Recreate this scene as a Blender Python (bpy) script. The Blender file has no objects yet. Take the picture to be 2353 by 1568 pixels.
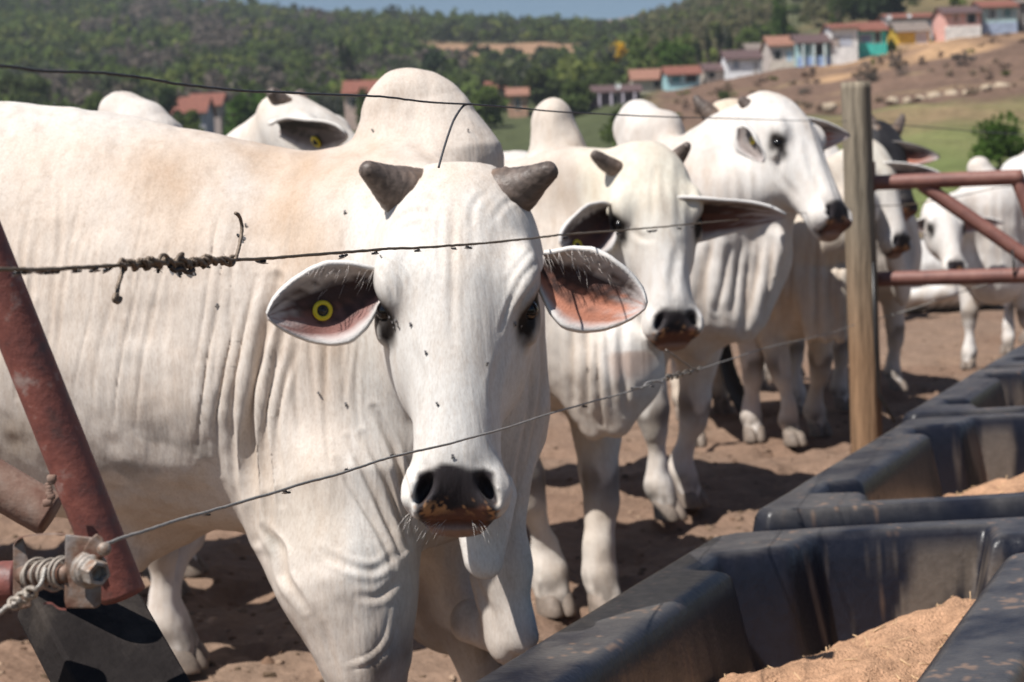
import bpy, math, random
import numpy as np
from mathutils import Matrix, Vector

# ------------------------------------------------------------------ camera, world, sun
SC = bpy.context.scene
COL = SC.collection
FPX = 4000.0                      # focal length in units of a 2353 px wide frame
CAMZ = 1.2
PITCH = math.atan((784 - 515) / FPX)
ROLL = 0.035
F_ = np.array([0, math.cos(PITCH), -math.sin(PITCH)])
U0 = np.array([0, math.sin(PITCH), math.cos(PITCH)])
R0 = np.array([1.0, 0, 0])
R_ = R0 * math.cos(ROLL) - U0 * math.sin(ROLL)
U_ = U0 * math.cos(ROLL) + R0 * math.sin(ROLL)
CAM = np.array([0, 0, CAMZ])
cam_data = bpy.data.cameras.new('camera')
cam_data.sensor_width = 22.3
cam_data.lens = FPX / 2353.0 * 22.3
cam_data.clip_start = 0.05
cam_data.clip_end = 6000
cam_data.dof.use_dof = True
cam_data.dof.focus_distance = 2.15
cam_data.dof.aperture_fstop = 5.4
cam = bpy.data.objects.new('camera', cam_data)
COL.objects.link(cam)
cam.matrix_world = Matrix(((R_[0], U_[0], -F_[0], CAM[0]), (R_[1], U_[1], -F_[1], CAM[1]),
                           (R_[2], U_[2], -F_[2], CAM[2]), (0, 0, 0, 1)))
SC.camera = cam

SUN_EL = math.radians(57)
SUN_AZ = math.radians(232)        # compass style, clockwise from +Y: behind the camera, to its left
sunv = np.array([math.sin(SUN_AZ) * math.cos(SUN_EL), math.cos(SUN_AZ) * math.cos(SUN_EL), math.sin(SUN_EL)])
world = bpy.data.worlds.new('World')
SC.world = world
world.use_nodes = True
wn = world.node_tree
bg = wn.nodes['Background']
sky = wn.nodes.new('ShaderNodeTexSky')
sky.sky_type = 'NISHITA'
sky.sun_disc = False
sky.sun_elevation = SUN_EL
sky.sun_rotation = SUN_AZ
sky.altitude = 200
sky.air_density = 1.0
sky.dust_density = 0.1
sky.ozone_density = 4.5
wn.links.new(sky.outputs[0], bg.inputs[0])
bg.inputs[1].default_value = 0.055
sd = bpy.data.lights.new('sun', 'SUN')
sd.energy = 5.0
sd.angle = math.radians(0.53)
sd.color = (1.0, 0.965, 0.915)
sun = bpy.data.objects.new('sun', sd)
COL.objects.link(sun)
sun.rotation_euler = Vector(sunv).to_track_quat('Z', 'Y').to_euler()
sun.location = (-20, -20, 30)
SC.view_settings.view_transform = 'Standard'
SC.view_settings.look = 'None'
SC.view_settings.exposure = 0.36
SC.view_settings.gamma = 1.0
SC.cycles.max_bounces = 6
SC.cycles.diffuse_bounces = 3
SC.cycles.use_denoising = True

# ------------------------------------------------------------------ helpers
def P(px, py, d):
    """world point seen at (px,py) of the 2353x1568 frame, at depth d"""
    return CAM + d * (F_ + (px - 1176.5) / FPX * R_ - (py - 784.0) / FPX * U_)

def G(px, py, z=0.0):
    r = F_ + (px - 1176.5) / FPX * R_ - (py - 784.0) / FPX * U_
    return CAM + r * ((z - CAMZ) / r[2])

def project(p):
    q = np.asarray(p, dtype=np.float64) - CAM
    d = q @ F_
    return 1176.5 + FPX * (q @ R_) / d, 784.0 - FPX * (q @ U_) / d, d

def nrm(v):
    v = np.asarray(v, dtype=np.float64)
    return v / max(1e-12, np.linalg.norm(v))

def smooth01(t):
    t = np.clip(t, 0, 1)
    return t * t * (3 - 2 * t)

def hash2(ix, iy, seed):
    n = (ix.astype(np.int64) * 374761393 + iy.astype(np.int64) * 668265263 + seed * 974634721) & 0x7fffffff
    n = ((n ^ (n >> 13)) * 1274126177) & 0x7fffffff
    return ((n ^ (n >> 16)) & 0xffff) / 65535.0

def vnoise(x, y, seed=0):
    x = np.asarray(x, dtype=np.float64); y = np.asarray(y, dtype=np.float64)
    ix = np.floor(x); iy = np.floor(y)
    fx = smooth01(x - ix); fy = smooth01(y - iy)
    a = hash2(ix, iy, seed); b = hash2(ix + 1, iy, seed)
    c = hash2(ix, iy + 1, seed); d = hash2(ix + 1, iy + 1, seed)
    return (a * (1 - fx) + b * fx) * (1 - fy) + (c * (1 - fx) + d * fx) * fy - 0.5

def fbm(x, y, seed=0, oct=4):
    s = 0; a = 1.0
    for o in range(oct):
        s = s + a * vnoise(x * 2 ** o, y * 2 ** o, seed + o * 17)
        a *= 0.5
    return s

def noise3(p, f, seed=0):
    return (vnoise(p[:, 0] * f + p[:, 2] * f * 0.37, p[:, 1] * f - p[:, 2] * f * 0.61, seed)
            + vnoise(p[:, 2] * f + 7.3, p[:, 0] * f * 0.8 + p[:, 1] * f * 0.5, seed + 5))

def add_mesh(name, V, Fc, mats, parent=None, col=None, smooth=True, mat_idx=None, local=None):
    """V (n,3), Fc list/array of faces; col per-vertex rgb -> attribute 'tint'"""
    me = bpy.data.meshes.new(name)
    V = np.asarray(V, dtype=np.float32)
    if isinstance(Fc, np.ndarray) and Fc.ndim == 2:
        k = Fc.shape[1]
        me.vertices.add(len(V)); me.vertices.foreach_set('co', V.ravel())
        me.loops.add(Fc.size); me.loops.foreach_set('vertex_index', Fc.astype(np.int32).ravel())
        me.polygons.add(len(Fc))
        me.polygons.foreach_set('loop_start', np.arange(0, Fc.size, k, dtype=np.int32))
        me.polygons.foreach_set('loop_total', np.full(len(Fc), k, dtype=np.int32))
        me.update(calc_edges=True)
    else:
        me.from_pydata(V.tolist(), [], [list(map(int, f)) for f in Fc])
        me.update()
    if not isinstance(mats, (list, tuple)):
        mats = [mats]
    for m in mats:
        me.materials.append(m)
    if mat_idx is not None:
        me.polygons.foreach_set('material_index', np.asarray(mat_idx, dtype=np.int32))
    me.polygons.foreach_set('use_smooth', np.full(len(me.polygons), smooth, dtype=bool))
    if col is not None:
        at = me.color_attributes.new('tint', 'FLOAT_COLOR', 'POINT')
        c4 = np.ones((len(V), 4), dtype=np.float32); c4[:, :3] = col
        at.data.foreach_set('color', c4.ravel())
    o = bpy.data.objects.new(name, me)
    COL.objects.link(o)
    if parent is not None:
        o.parent = parent
    return o

def tag(o, label=None, cat=None, group=None, kind=None):
    if label: o['label'] = label
    if cat: o['category'] = cat
    if group: o['group'] = group
    if kind: o['kind'] = kind
    return o

def empty(name, loc, rz=0.0):
    o = bpy.data.objects.new(name, None)
    COL.objects.link(o)
    o.location = loc
    o.rotation_euler = (0, 0, rz)
    o.empty_display_size = 0.1
    return o

class MB:
    """collects shapes that end up in ONE mesh object"""
    def __init__(self):
        self.v = []; self.f = []; self.c = []; self.n = 0
    def add(self, V, Fc, col=(1, 1, 1)):
        V = np.asarray(V, dtype=np.float64)
        self.v.append(V)
        for f in Fc:
            self.f.append([int(i) + self.n for i in f])
        c = np.asarray(col, dtype=np.float64)
        self.c.append(np.tile(c, (len(V), 1)) if c.ndim == 1 else c)
        self.n += len(V)
        return self
    def build(self, name, mat, parent=None, smooth=True, usecol=True):
        return add_mesh(name, np.concatenate(self.v), self.f, mat, parent,
                        np.concatenate(self.c) if usecol else None, smooth)

def tube(path, rad, sides=10, cap=True, jitter=0.0, seed=0):
    path = np.asarray(path, dtype=np.float64); n = len(path)
    rad = np.full(n, rad, dtype=np.float64) if np.isscalar(rad) else np.asarray(rad, dtype=np.float64)
    T = np.gradient(path, axis=0); T /= np.linalg.norm(T, axis=1)[:, None] + 1e-12
    ref = np.array([0, 0, 1.0]) if abs(T[0][2]) < 0.9 else np.array([1.0, 0, 0])
    N = np.cross(T[0], ref); N /= np.linalg.norm(N)
    V = []
    rs = np.random.RandomState(seed)
    an = np.arange(sides) / sides * 2 * math.pi
    for i in range(n):
        N = N - T[i] * (N @ T[i]); N /= np.linalg.norm(N)
        B = np.cross(T[i], N)
        r = rad[i] * (1 + jitter * (rs.rand(sides) - 0.5))
        V.append(path[i] + (np.cos(an) * r)[:, None] * N + (np.sin(an) * r)[:, None] * B)
    V = np.concatenate(V)
    Fc = []
    for i in range(n - 1):
        for j in range(sides):
            a = i * sides + j; b = i * sides + (j + 1) % sides
            Fc.append((a, b, b + sides, a + sides))
    if cap:
        Fc.append(tuple(range(sides))[::-1]); Fc.append(tuple(range((n - 1) * sides, n * sides)))
    return V, Fc

def spline(pts, n=40):
    """Catmull-Rom resample"""
    p = np.asarray(pts, dtype=np.float64)
    p = np.vstack([2 * p[0] - p[1], p, 2 * p[-1] - p[-2]])
    m = len(p) - 3
    t = np.linspace(0, m - 1e-9, n)
    i = t.astype(int); u = (t - i)[:, None]
    a, b, c, d = p[i], p[i + 1], p[i + 2], p[i + 3]
    return 0.5 * (2 * b + (c - a) * u + (2 * a - 5 * b + 4 * c - d) * u ** 2 + (3 * b - a - 3 * c + d) * u ** 3)

def box(c, s, R=None):
    """box centre c, half sizes s, R rows = axes"""
    c = np.asarray(c, float); s = np.asarray(s, float)
    R = np.eye(3) if R is None else np.asarray(R, float)
    q = np.array([[x, y, z] for x in (-1, 1) for y in (-1, 1) for z in (-1, 1)]) * s
    Fc = [(0, 1, 3, 2), (4, 6, 7, 5), (0, 4, 5, 1), (2, 3, 7, 6), (0, 2, 6, 4), (1, 5, 7, 3)]
    return c + q @ R, Fc

def bevel(o, w=0.01, seg=2):
    m = o.modifiers.new('bevel', 'BEVEL'); m.width = w; m.segments = seg; m.limit_method = 'ANGLE'
    return o

# ------------------------------------------------------------------ materials
def mat(name, base=(0.5, 0.5, 0.5), rough=0.7, attr=False, noise=0.0, nscale=10.0, bump=0.0, bscale=40.0,
        metal=0.0, spec=0.5, ramp=None, stretch=None, coat=0.0, rvar=0.0, bump2=None, subsurf=0.0):
    m = bpy.data.materials.new(name); m.use_nodes = True
    nt = m.node_tree; N = nt.nodes; L = nt.links
    b = N['Principled BSDF']
    b.inputs['Roughness'].default_value = rough
    b.inputs['Metallic'].default_value = metal
    b.inputs['Specular IOR Level'].default_value = spec
    if coat:
        b.inputs['Coat Weight'].default_value = coat; b.inputs['Coat Roughness'].default_value = 0.25
    tc = N.new('ShaderNodeTexCoord')
    src = tc.outputs['Object']
    if stretch is not None:
        mp = N.new('ShaderNodeMapping'); mp.inputs['Scale'].default_value = stretch
        L.new(src, mp.inputs['Vector']); vec = mp.outputs[0]
    else:
        vec = src
    if attr:
        a = N.new('ShaderNodeVertexColor'); a.layer_name = 'tint'; c = a.outputs['Color']
        if base != (1, 1, 1):
            mx = N.new('ShaderNodeMix'); mx.data_type = 'RGBA'; mx.blend_type = 'MULTIPLY'
            mx.inputs['Factor'].default_value = 1
            L.new(c, mx.inputs['A']); mx.inputs['B'].default_value = (*base, 1); c = mx.outputs['Result']
    else:
        r = N.new('ShaderNodeRGB'); r.outputs[0].default_value = (*base, 1); c = r.outputs[0]
    if noise or ramp:
        nz = N.new('ShaderNodeTexNoise'); nz.inputs['Scale'].default_value = nscale
        nz.inputs['Detail'].default_value = 6; nz.inputs['Roughness'].default_value = 0.65
        L.new(vec, nz.inputs['Vector'])
        if ramp:
            cr = N.new('ShaderNodeValToRGB')
            e = cr.color_ramp.elements
            while len(e) < len(ramp): e.new(0.5)
            for k, (p, cc) in enumerate(ramp):
                e[k].position = p; e[k].color = (*cc, 1)
            L.new(nz.outputs[0], cr.inputs[0])
            if attr:
                mx = N.new('ShaderNodeMix'); mx.data_type = 'RGBA'; mx.blend_type = 'MULTIPLY'
                mx.inputs['Factor'].default_value = 1
                L.new(c, mx.inputs['A']); L.new(cr.outputs[0], mx.inputs['B']); c = mx.outputs['Result']
            else:
                c = cr.outputs[0]
        else:
            mr = N.new('ShaderNodeMapRange')
            mr.inputs['From Min'].default_value = 0.25; mr.inputs['From Max'].default_value = 0.75
            mr.inputs['To Min'].default_value = 1 - noise; mr.inputs['To Max'].default_value = 1 + noise
            L.new(nz.outputs[0], mr.inputs[0])
            mx = N.new('ShaderNodeVectorMath'); mx.operation = 'SCALE'
            L.new(c, mx.inputs[0]); L.new(mr.outputs[0], mx.inputs['Scale']); c = mx.outputs[0]
        if rvar:
            mr2 = N.new('ShaderNodeMapRange')
            mr2.inputs['From Min'].default_value = 0.3; mr2.inputs['From Max'].default_value = 0.7
            mr2.inputs['To Min'].default_value = max(0.05, rough - rvar); mr2.inputs['To Max'].default_value = min(1, rough + rvar)
            L.new(nz.outputs[0], mr2.inputs[0]); L.new(mr2.outputs[0], b.inputs['Roughness'])
    L.new(c, b.inputs['Base Color'])
    if bump:
        n2 = N.new('ShaderNodeTexNoise'); n2.inputs['Scale'].default_value = bscale
        n2.inputs['Detail'].default_value = 5
        L.new(vec, n2.inputs['Vector'])
        bp = N.new('ShaderNodeBump'); bp.inputs['Strength'].default_value = 1.0
        bp.inputs['Distance'].default_value = bump
        L.new(n2.outputs[0], bp.inputs['Height'])
        if bump2:
            d2, s2, st2 = bump2
            mp2 = N.new('ShaderNodeMapping'); mp2.inputs['Scale'].default_value = st2
            L.new(src, mp2.inputs['Vector'])
            n3 = N.new('ShaderNodeTexNoise'); n3.inputs['Scale'].default_value = s2; n3.inputs['Detail'].default_value = 3
            L.new(mp2.outputs[0], n3.inputs['Vector'])
            b2 = N.new('ShaderNodeBump'); b2.inputs['Distance'].default_value = d2
            L.new(n3.outputs[0], b2.inputs['Height']); L.new(bp.outputs[0], b2.inputs['Normal'])
            L.new(b2.outputs[0], b.inputs['Normal'])
        else:
            L.new(bp.outputs[0], b.inputs['Normal'])
    return m

M = {}

def hide(name, streak, speck, b_f, b_s, sc):
    m = mat(name, (1, 1, 1), 0.62, attr=True, noise=0.05, nscale=30, bump=b_f, bscale=420, spec=0.22, bump2=(b_s, 1.0, (sc, sc, sc * .09)))
    nt = m.node_tree; N = nt.nodes; L = nt.links; b = N['Principled BSDF']
    link = b.inputs['Base Color'].links[0]; c = link.from_socket
    tc = [x for x in N if x.type == 'TEX_COORD'][0].outputs['Object']
    def mul(c, scl, st, lo, hi, amt, tint, det=4):
        mp = N.new('ShaderNodeMapping'); mp.inputs['Scale'].default_value = st; L.new(tc, mp.inputs['Vector'])
        nz = N.new('ShaderNodeTexNoise'); nz.inputs['Scale'].default_value = scl; nz.inputs['Detail'].default_value = det; nz.inputs['Roughness'].default_value = .7
        L.new(mp.outputs[0], nz.inputs['Vector'])
        mr = N.new('ShaderNodeMapRange'); mr.inputs['From Min'].default_value = lo; mr.inputs['From Max'].default_value = hi
        mr.inputs['To Min'].default_value = 0; mr.inputs['To Max'].default_value = amt
        L.new(nz.outputs[0], mr.inputs[0])
        mx = N.new('ShaderNodeMix'); mx.data_type = 'RGBA'; mx.blend_type = 'MULTIPLY'
        L.new(mr.outputs[0], mx.inputs['Factor']); L.new(c, mx.inputs['A']); mx.inputs['B'].default_value = (*tint, 1)
        return mx.outputs['Result']
    c = mul(c, 1.0, (30, 30, 3.4), .48, .70, streak, (.82, .74, .67), 5)
    c = mul(c, 1.0, (4.2, 4.2, 4.2), .48, .72, .55, (.88, .80, .73), 6)
    c = mul(c, 1.0, (11, 11, 7), .52, .75, .5, (.84, .80, .78), 6)
    c = mul(c, 1.0, (330, 330, 90), .42, .72, speck, (.72, .67, .63), 2)
    c = mul(c, 1.0, (75, 75, 30), .50, .72, .45, (.82, .77, .73), 4)
    L.new(c, b.inputs['Base Color'])
    b.inputs['Sheen Weight'].default_value = .03; b.inputs['Sheen Roughness'].default_value = .5
    return m
M['coat'] = hide('cattle_coat', .45, .6, .00035, .006, 24)
M['coat_far'] = hide('cattle_coat_smooth', .5, .3, .001, .008, 16)
M['horn'] = mat('horn', (1, 1, 1), 0.5, attr=True, noise=0.35, nscale=35, bump=0.003, bscale=70, spec=0.4)
M['eye'] = mat('eyeball', (0.005, 0.004, 0.004), 0.14, spec=0.45)
M['hoof'] = mat('hoof', (0.19, 0.15, 0.12), 0.7, noise=0.4, nscale=30, bump=0.002)
M['ear'] = mat('ear_skin', (1, 1, 1), 0.6, attr=True, noise=0.08, nscale=60, bump=0.001, bscale=250, spec=0.25)
M['tag_yellow'] = mat('tag_yellow', (0.72, 0.55, 0.02), 0.4)
M['tag_black'] = mat('tag_black', (0.02, 0.02, 0.02), 0.35)
M['hair_black'] = mat('tail_hair', (0.02, 0.018, 0.017), 0.6, bump=0.004, bscale=120)
M['wire'] = mat('galvanised_wire', (1, 1, 1), 0.55, attr=True, metal=0.25, noise=0.35, nscale=300, bump=0.0006, bscale=700)
M['rust'] = mat('red_painted_pipe', rough=0.6, nscale=34, bump=0.0007, bscale=160, rvar=0.12,
                ramp=[(0.28, (0.10, 0.055, 0.05)), (0.45, (0.185, 0.06, 0.048)), (0.58, (0.235, 0.075, 0.056)), (0.72, (0.33, 0.22, 0.19))])
M['rust_dusty'] = mat('dusty_rusty_pipe', rough=0.8, nscale=28, bump=0.001, bscale=130,
                      ramp=[(0.34, (0.15, 0.07, 0.048)), (0.5, (0.22, 0.135, 0.10)), (0.68, (0.29, 0.215, 0.175))])
M['gate'] = mat('brown_gate_pipe', rough=0.55, nscale=9, bump=0.001, bscale=60,
                ramp=[(0.3, (0.14, 0.06, 0.05)), (0.5, (0.21, 0.09, 0.07)), (0.7, (0.27, 0.13, 0.1))])
M['steel'] = mat('weathered_steel', rough=0.55, nscale=38, bump=0.001, bscale=180, metal=0.2,
                 ramp=[(0.32, (0.13, 0.055, 0.035)), (0.46, (0.19, 0.12, 0.085)), (0.6, (0.24, 0.20, 0.18)), (0.75, (0.31, 0.29, 0.28))])
M['steel_light'] = mat('galvanised_bolt', rough=0.6, nscale=70, bump=0.001, bscale=180, metal=0.3,
                       ramp=[(0.36, (0.22, 0.11, 0.06)), (0.5, (0.30, 0.25, 0.21)), (0.68, (0.42, 0.39, 0.36))])
M['plastic'] = mat('black_plastic', (1, 1, 1), 0.36, attr=True, noise=0.2, nscale=45, bump=0.0012, bscale=90, spec=0.36, rvar=0.07)
M['feed'] = mat('ground_feed', (1, 1, 1), 0.95, attr=True, noise=0.35, nscale=150, bump=0.010, bscale=190, spec=0.1)
M['straw'] = mat('straw', (0.62, 0.42, 0.24), 0.8)
M['timber'] = mat('weathered_post', (1, 1, 1), 0.85, attr=True, noise=0.5, nscale=7, stretch=(7, 7, 0.4), bump=0.012, bscale=9, spec=0.15)
M['plank'] = mat('shade_painted_plank', rough=0.95, spec=0.05, nscale=6, stretch=(1, 1, 1), bump=0.003, bscale=60,
                 ramp=[(0.3, (0.014, 0.012, 0.012)), (0.52, (0.026, 0.022, 0.021)), (0.72, (0.075, 0.062, 0.053))])  # grey timber painted near black to stand in for shade
M['fly'] = mat('fly_body', (0.012, 0.011, 0.012), 0.35)
M['wing'] = mat('fly_wing', (0.18, 0.17, 0.17), 0.3)
M['whisker'] = mat('whisker', (0.75, 0.7, 0.65), 0.5)
# ------------------------------------------------------------------ smooth solids -> one continuous mesh (surface nets)
def rc(a, b, ra, rb, k=0.05, squash=None, op='add'):
    """tapered capsule; squash=(direction, factor) flattens it"""
    return dict(t='rc', a=np.asarray(a, float), b=np.asarray(b, float), ra=ra, rb=rb, k=k, sq=squash, op=op)

def chain(pts, rads, k=0.03, squash=None):
    return [rc(pts[i], pts[i + 1], rads[i], rads[i + 1], k, squash) for i in range(len(pts) - 1)]

def ell(c, r, k=0.05, R=None, op='add'):
    return dict(t='ell', c=np.asarray(c, float), r=np.asarray(r, float), R=np.eye(3) if R is None else np.asarray(R, float), k=k, op=op)

def loft(o, A, L, N, tab, p=2.2, k=0.05, egg=0.0, sm=6):
    """body of varying section along axis A: rows (a, half width, n low, n high)"""
    tab = np.asarray(tab, float)
    g = np.linspace(tab[0, 0], tab[-1, 0], 240)
    cols = [np.interp(g, tab[:, 0], tab[:, i]) for i in (1, 2, 3)]
    ker = np.exp(-0.5 * (np.arange(-3 * sm, 3 * sm + 1) / sm) ** 2); ker /= ker.sum()
    cols = [np.convolve(np.pad(c, 3 * sm, mode='edge'), ker, 'valid') for c in cols]
    return dict(t='loft', o=np.asarray(o, float), A=nrm(A), L=nrm(L), N=nrm(N), g=g, w=cols[0], n0=cols[1], n1=cols[2],
                p=p, k=k, egg=egg, op='add')

def pdist(q, X):
    t = q['t']
    if t == 'rc':
        a, b = q['a'], q['b']
        if q['sq'] is not None:
            w, s = q['sq']; w = nrm(w)
            tr = lambda v: v + np.outer(v @ w, w) * (1.0 / s - 1.0)
            X = tr(X); a = tr(a[None])[0]; b = tr(b[None])[0]
        ab = b - a; L2 = ab @ ab
        h = np.clip(((X - a) @ ab) / L2, 0, 1)
        d = np.linalg.norm(X - a - h[:, None] * ab, axis=1) - (q['ra'] + (q['rb'] - q['ra']) * h)
        if q['sq'] is not None:
            d = d * math.sqrt(q['sq'][1])
        return d
    if t == 'ell':
        Y = (X - q['c']) @ q['R'].T
        k0 = np.linalg.norm(Y / q['r'], axis=1); k1 = np.linalg.norm(Y / q['r'] ** 2, axis=1)
        return k0 * (k0 - 1.0) / np.maximum(k1, 1e-6)
    if t == 'loft':
        Y = X - q['o']
        a = Y @ q['A']; l = Y @ q['L']; n = Y @ q['N']
        w = np.interp(a, q['g'], q['w']); n0 = np.interp(a, q['g'], q['n0']); n1 = np.interp(a, q['g'], q['n1'])
        nc = (n0 + n1) / 2; hn = (n1 - n0) / 2
        v = (n - nc) / hn
        if q['egg']:
            w = w * (1 - q['egg'] * np.clip(v, -1, 1))
        p = q['p']
        qq = (np.abs(l / w) ** p + np.abs(v) ** p) ** (1 / p)
        d = (qq - 1) * np.minimum(w, hn)
        e = np.maximum(q['g'][0] - a, a - q['g'][-1])
        return np.where(e > 0, np.sqrt(np.maximum(d, 0) ** 2 + e ** 2), np.maximum(d, e))

def pbox(q):
    if q['t'] == 'rc':
        r = max(q['ra'], q['rb'])
        return np.minimum(q['a'], q['b']) - r, np.maximum(q['a'], q['b']) + r
    if q['t'] == 'ell':
        r = np.sqrt(((q['R'] * q['r'][:, None]) ** 2).sum(0))
        return q['c'] - r, q['c'] + r
    pts = []
    for i in range(0, 240, 8):
        for s in (-1, 1):
            for nn in (q['n0'][i], q['n1'][i]):
                pts.append(q['o'] + q['A'] * q['g'][i] + q['L'] * s * q['w'][i] * (1 + abs(q['egg'])) + q['N'] * nn)
    pts = np.array(pts)
    return pts.min(0), pts.max(0)

def combine(d, di, k, op):
    if op == 'add':
        h = np.maximum(k - np.abs(d - di), 0) / k
        return np.minimum(d, di) - h * h * k * 0.25
    di = -di
    h = np.maximum(k - np.abs(d - di), 0) / k
    return np.maximum(d, di) + h * h * k * 0.25

def mesh_sdf(prims, h, n=8, smooth=1):
    bb = [pbox(q) for q in prims if q['op'] == 'add']
    lo = np.min([b[0] for b in bb], 0) - 3 * h; hi = np.max([b[1] for b in bb], 0) + 3 * h
    B = n * h
    dims = np.ceil((hi - lo) / B).astype(int)
    bi = np.stack(np.meshgrid(*[np.arange(x) for x in dims], indexing='ij'), -1).reshape(-1, 3)
    cen = lo + (bi + 0.5) * B
    D = np.stack([pdist(q, cen) for q in prims], 1)
    d = np.full(len(cen), 9.0)
    for j, q in enumerate(prims):
        d = combine(d, D[:, j], q['k'], q['op'])
    R = B * 0.87
    act = np.abs(d) < R * 1.8 + 0.01
    bi = bi[act]; D = D[act]
    nb = len(bi)
    off = np.stack(np.meshgrid(*[np.arange(n + 1)] * 3, indexing='ij'), -1).reshape(-1, 3)
    m3 = (n + 1) ** 3
    V = np.full((nb, m3), 9.0, dtype=np.float64)
    for j, q in enumerate(prims):
        sel = np.where(D[:, j] < R * 1.8 + q['k'] + 0.06)[0] if q['op'] == 'add' else np.where(np.abs(D[:, j]) < R * 2 + q['k'] + 0.06)[0]
        for s in range(0, len(sel), 1500):
            ss = sel[s:s + 1500]
            X = (lo + ((bi[ss] * n)[:, None, :] + off[None]) * h).reshape(-1, 3)
            V[ss] = combine(V[ss], pdist(q, X).reshape(len(ss), m3), q['k'], q['op'])
    V = V.reshape(nb, n + 1, n + 1, n + 1)
    S = V < 0
    cnt = np.zeros((nb, n, n, n), dtype=np.int8)
    for dx in (0, 1):
        for dy in (0, 1):
            for dz in (0, 1):
                cnt += S[:, dx:dx + n, dy:dy + n, dz:dz + n]
    ac = np.argwhere((cnt > 0) & (cnt < 8))
    b, x, y, z = ac.T
    pos = np.zeros((len(ac), 3)); num = np.zeros(len(ac))
    for ax in range(3):
        o1, o2 = [i for i in range(3) if i != ax]
        for u in (0, 1):
            for v in (0, 1):
                e = np.zeros(3, int); e[o1] = u; e[o2] = v
                f = e.copy(); f[ax] = 1
                v0 = V[b, x + e[0], y + e[1], z + e[2]]; v1 = V[b, x + f[0], y + f[1], z + f[2]]
                cr = (v0 < 0) != (v1 < 0)
                t = np.where(cr, v0 / np.where(cr, v0 - v1, 1), 0)
                pt = np.tile(e.astype(float), (len(ac), 1)); pt[:, ax] += t
                pos += np.where(cr[:, None], pt, 0); num += cr
    pos /= num[:, None]
    g = bi[b] * n + ac[:, 1:]
    W = lo + (g + pos) * h
    tot = dims * n + 2
    key = ((g[:, 0] + 1) * (tot[1] + 2) + g[:, 1] + 1) * (tot[2] + 2) + g[:, 2] + 1
    order = np.argsort(key); key = key[order]; W = W[order]
    Q = []
    for ax in range(3):
        e1, e2 = [(1, 2), (2, 0), (0, 1)][ax]
        sl = [slice(0, n)] * 3; sl2 = [slice(0, n)] * 3; sl2[ax] = slice(1, n + 1)
        s0 = S[(slice(None), *sl)]; s1 = S[(slice(None), *sl2)]
        ed = np.argwhere(s0 != s1)
        gg = bi[ed[:, 0]] * n + ed[:, 1:]
        sg = s0[tuple(ed.T)]
        ids = []
        for (u, v) in ((0, 0), (1, 0), (1, 1), (0, 1)):
            c = gg.copy(); c[:, e1] -= u; c[:, e2] -= v
            kk = ((c[:, 0] + 1) * (tot[1] + 2) + c[:, 1] + 1) * (tot[2] + 2) + c[:, 2] + 1
            i = np.clip(np.searchsorted(key, kk), 0, len(key) - 1)
            ids.append(np.where(key[i] == kk, i, -1))
        ids = np.stack(ids, 1)
        ok = (ids >= 0).all(1)
        ids = ids[ok]; sg = sg[ok]
        ids[~sg] = ids[~sg][:, ::-1]
        Q.append(ids)
    Q = np.concatenate(Q)
    for _ in range(smooth):
        W = relax(W, Q, 0.5)
    return W, Q

def relax(W, Q, lam):
    n = len(W)
    a = Q.ravel(); bnb = np.roll(Q, -1, 1).ravel()
    cnt = np.bincount(a, minlength=n) + np.bincount(bnb, minlength=n)
    out = np.empty_like(W)
    for i in range(3):
        s = np.bincount(a, W[bnb, i], n) + np.bincount(bnb, W[a, i], n)
        out[:, i] = s / np.maximum(cnt, 1)
    return W + lam * (out - W)

def vnormals(W, Q):
    fn = np.cross(W[Q[:, 2]] - W[Q[:, 0]], W[Q[:, 3]] - W[Q[:, 1]])
    N = np.zeros_like(W)
    for c in range(4):
        for i in range(3):
            N[:, i] += np.bincount(Q[:, c], fn[:, i], len(W))
    return N / (np.linalg.norm(N, axis=1)[:, None] + 1e-12)
# ------------------------------------------------------------------ cattle
HEAD_TAB = [(-.028, .06, -.12, -.060), (0, .094, -.15, -.024), (.05, .126, -.18, .0), (.10, .138, -.2, .014), (.125, .141, -.21, .018), (.15, .141, -.22, .022),
            (.2, .137, -.235, .022), (.25, .125, -.245, .018), (.30, .108, -.245, .012), (.37, .085, -.2, .004), (.43, .071, -.16, .0),
            (.48, .070, -.14, .0), (.52, .079, -.13, -.002), (.55, .080, -.125, -.012), (.58, .066, -.12, -.033), (.606, .03, -.10, -.062)]
TORSO = [(-1.46, .10, .98, 1.24), (-1.36, .2, .84, 1.38), (-1.15, .285, .72, 1.45), (-.9, .30, .66, 1.44), (-.55, .315, .61, 1.385),
         (-.2, .30, .585, 1.36), (0, .27, .59, 1.36), (.15, .22, .62, 1.32), (.28, .16, .68, 1.2), (.36, .08, .78, 1.08)]
EARPROF = ([0, .1, .22, .4, .55, .7, .82, .92, 1.0], [.30, .5, .78, 1.0, .98, .82, .6, .36, .06])

def color_mix(c, target, f):
    return c * (1 - f[:, None]) + np.asarray(target) * f[:, None]

def gauss(v, s):
    return np.exp(-0.5 * (v / s) ** 2)

CREASES = []
class Frame:
    def __init__(self, o, A, L, N, s):
        self.o, self.A, self.L, self.N, self.s = o, A, L, N, s
    def __call__(self, a, l, n):
        return self.o + self.s * (a * self.A + l * self.L + n * self.N)
    def coords(self, X):
        Y = (X - self.o) / self.s
        return Y @ self.A, Y @ self.L, Y @ self.N
    @property
    def R(self):
        return np.stack([self.A, self.L, self.N])

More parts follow.
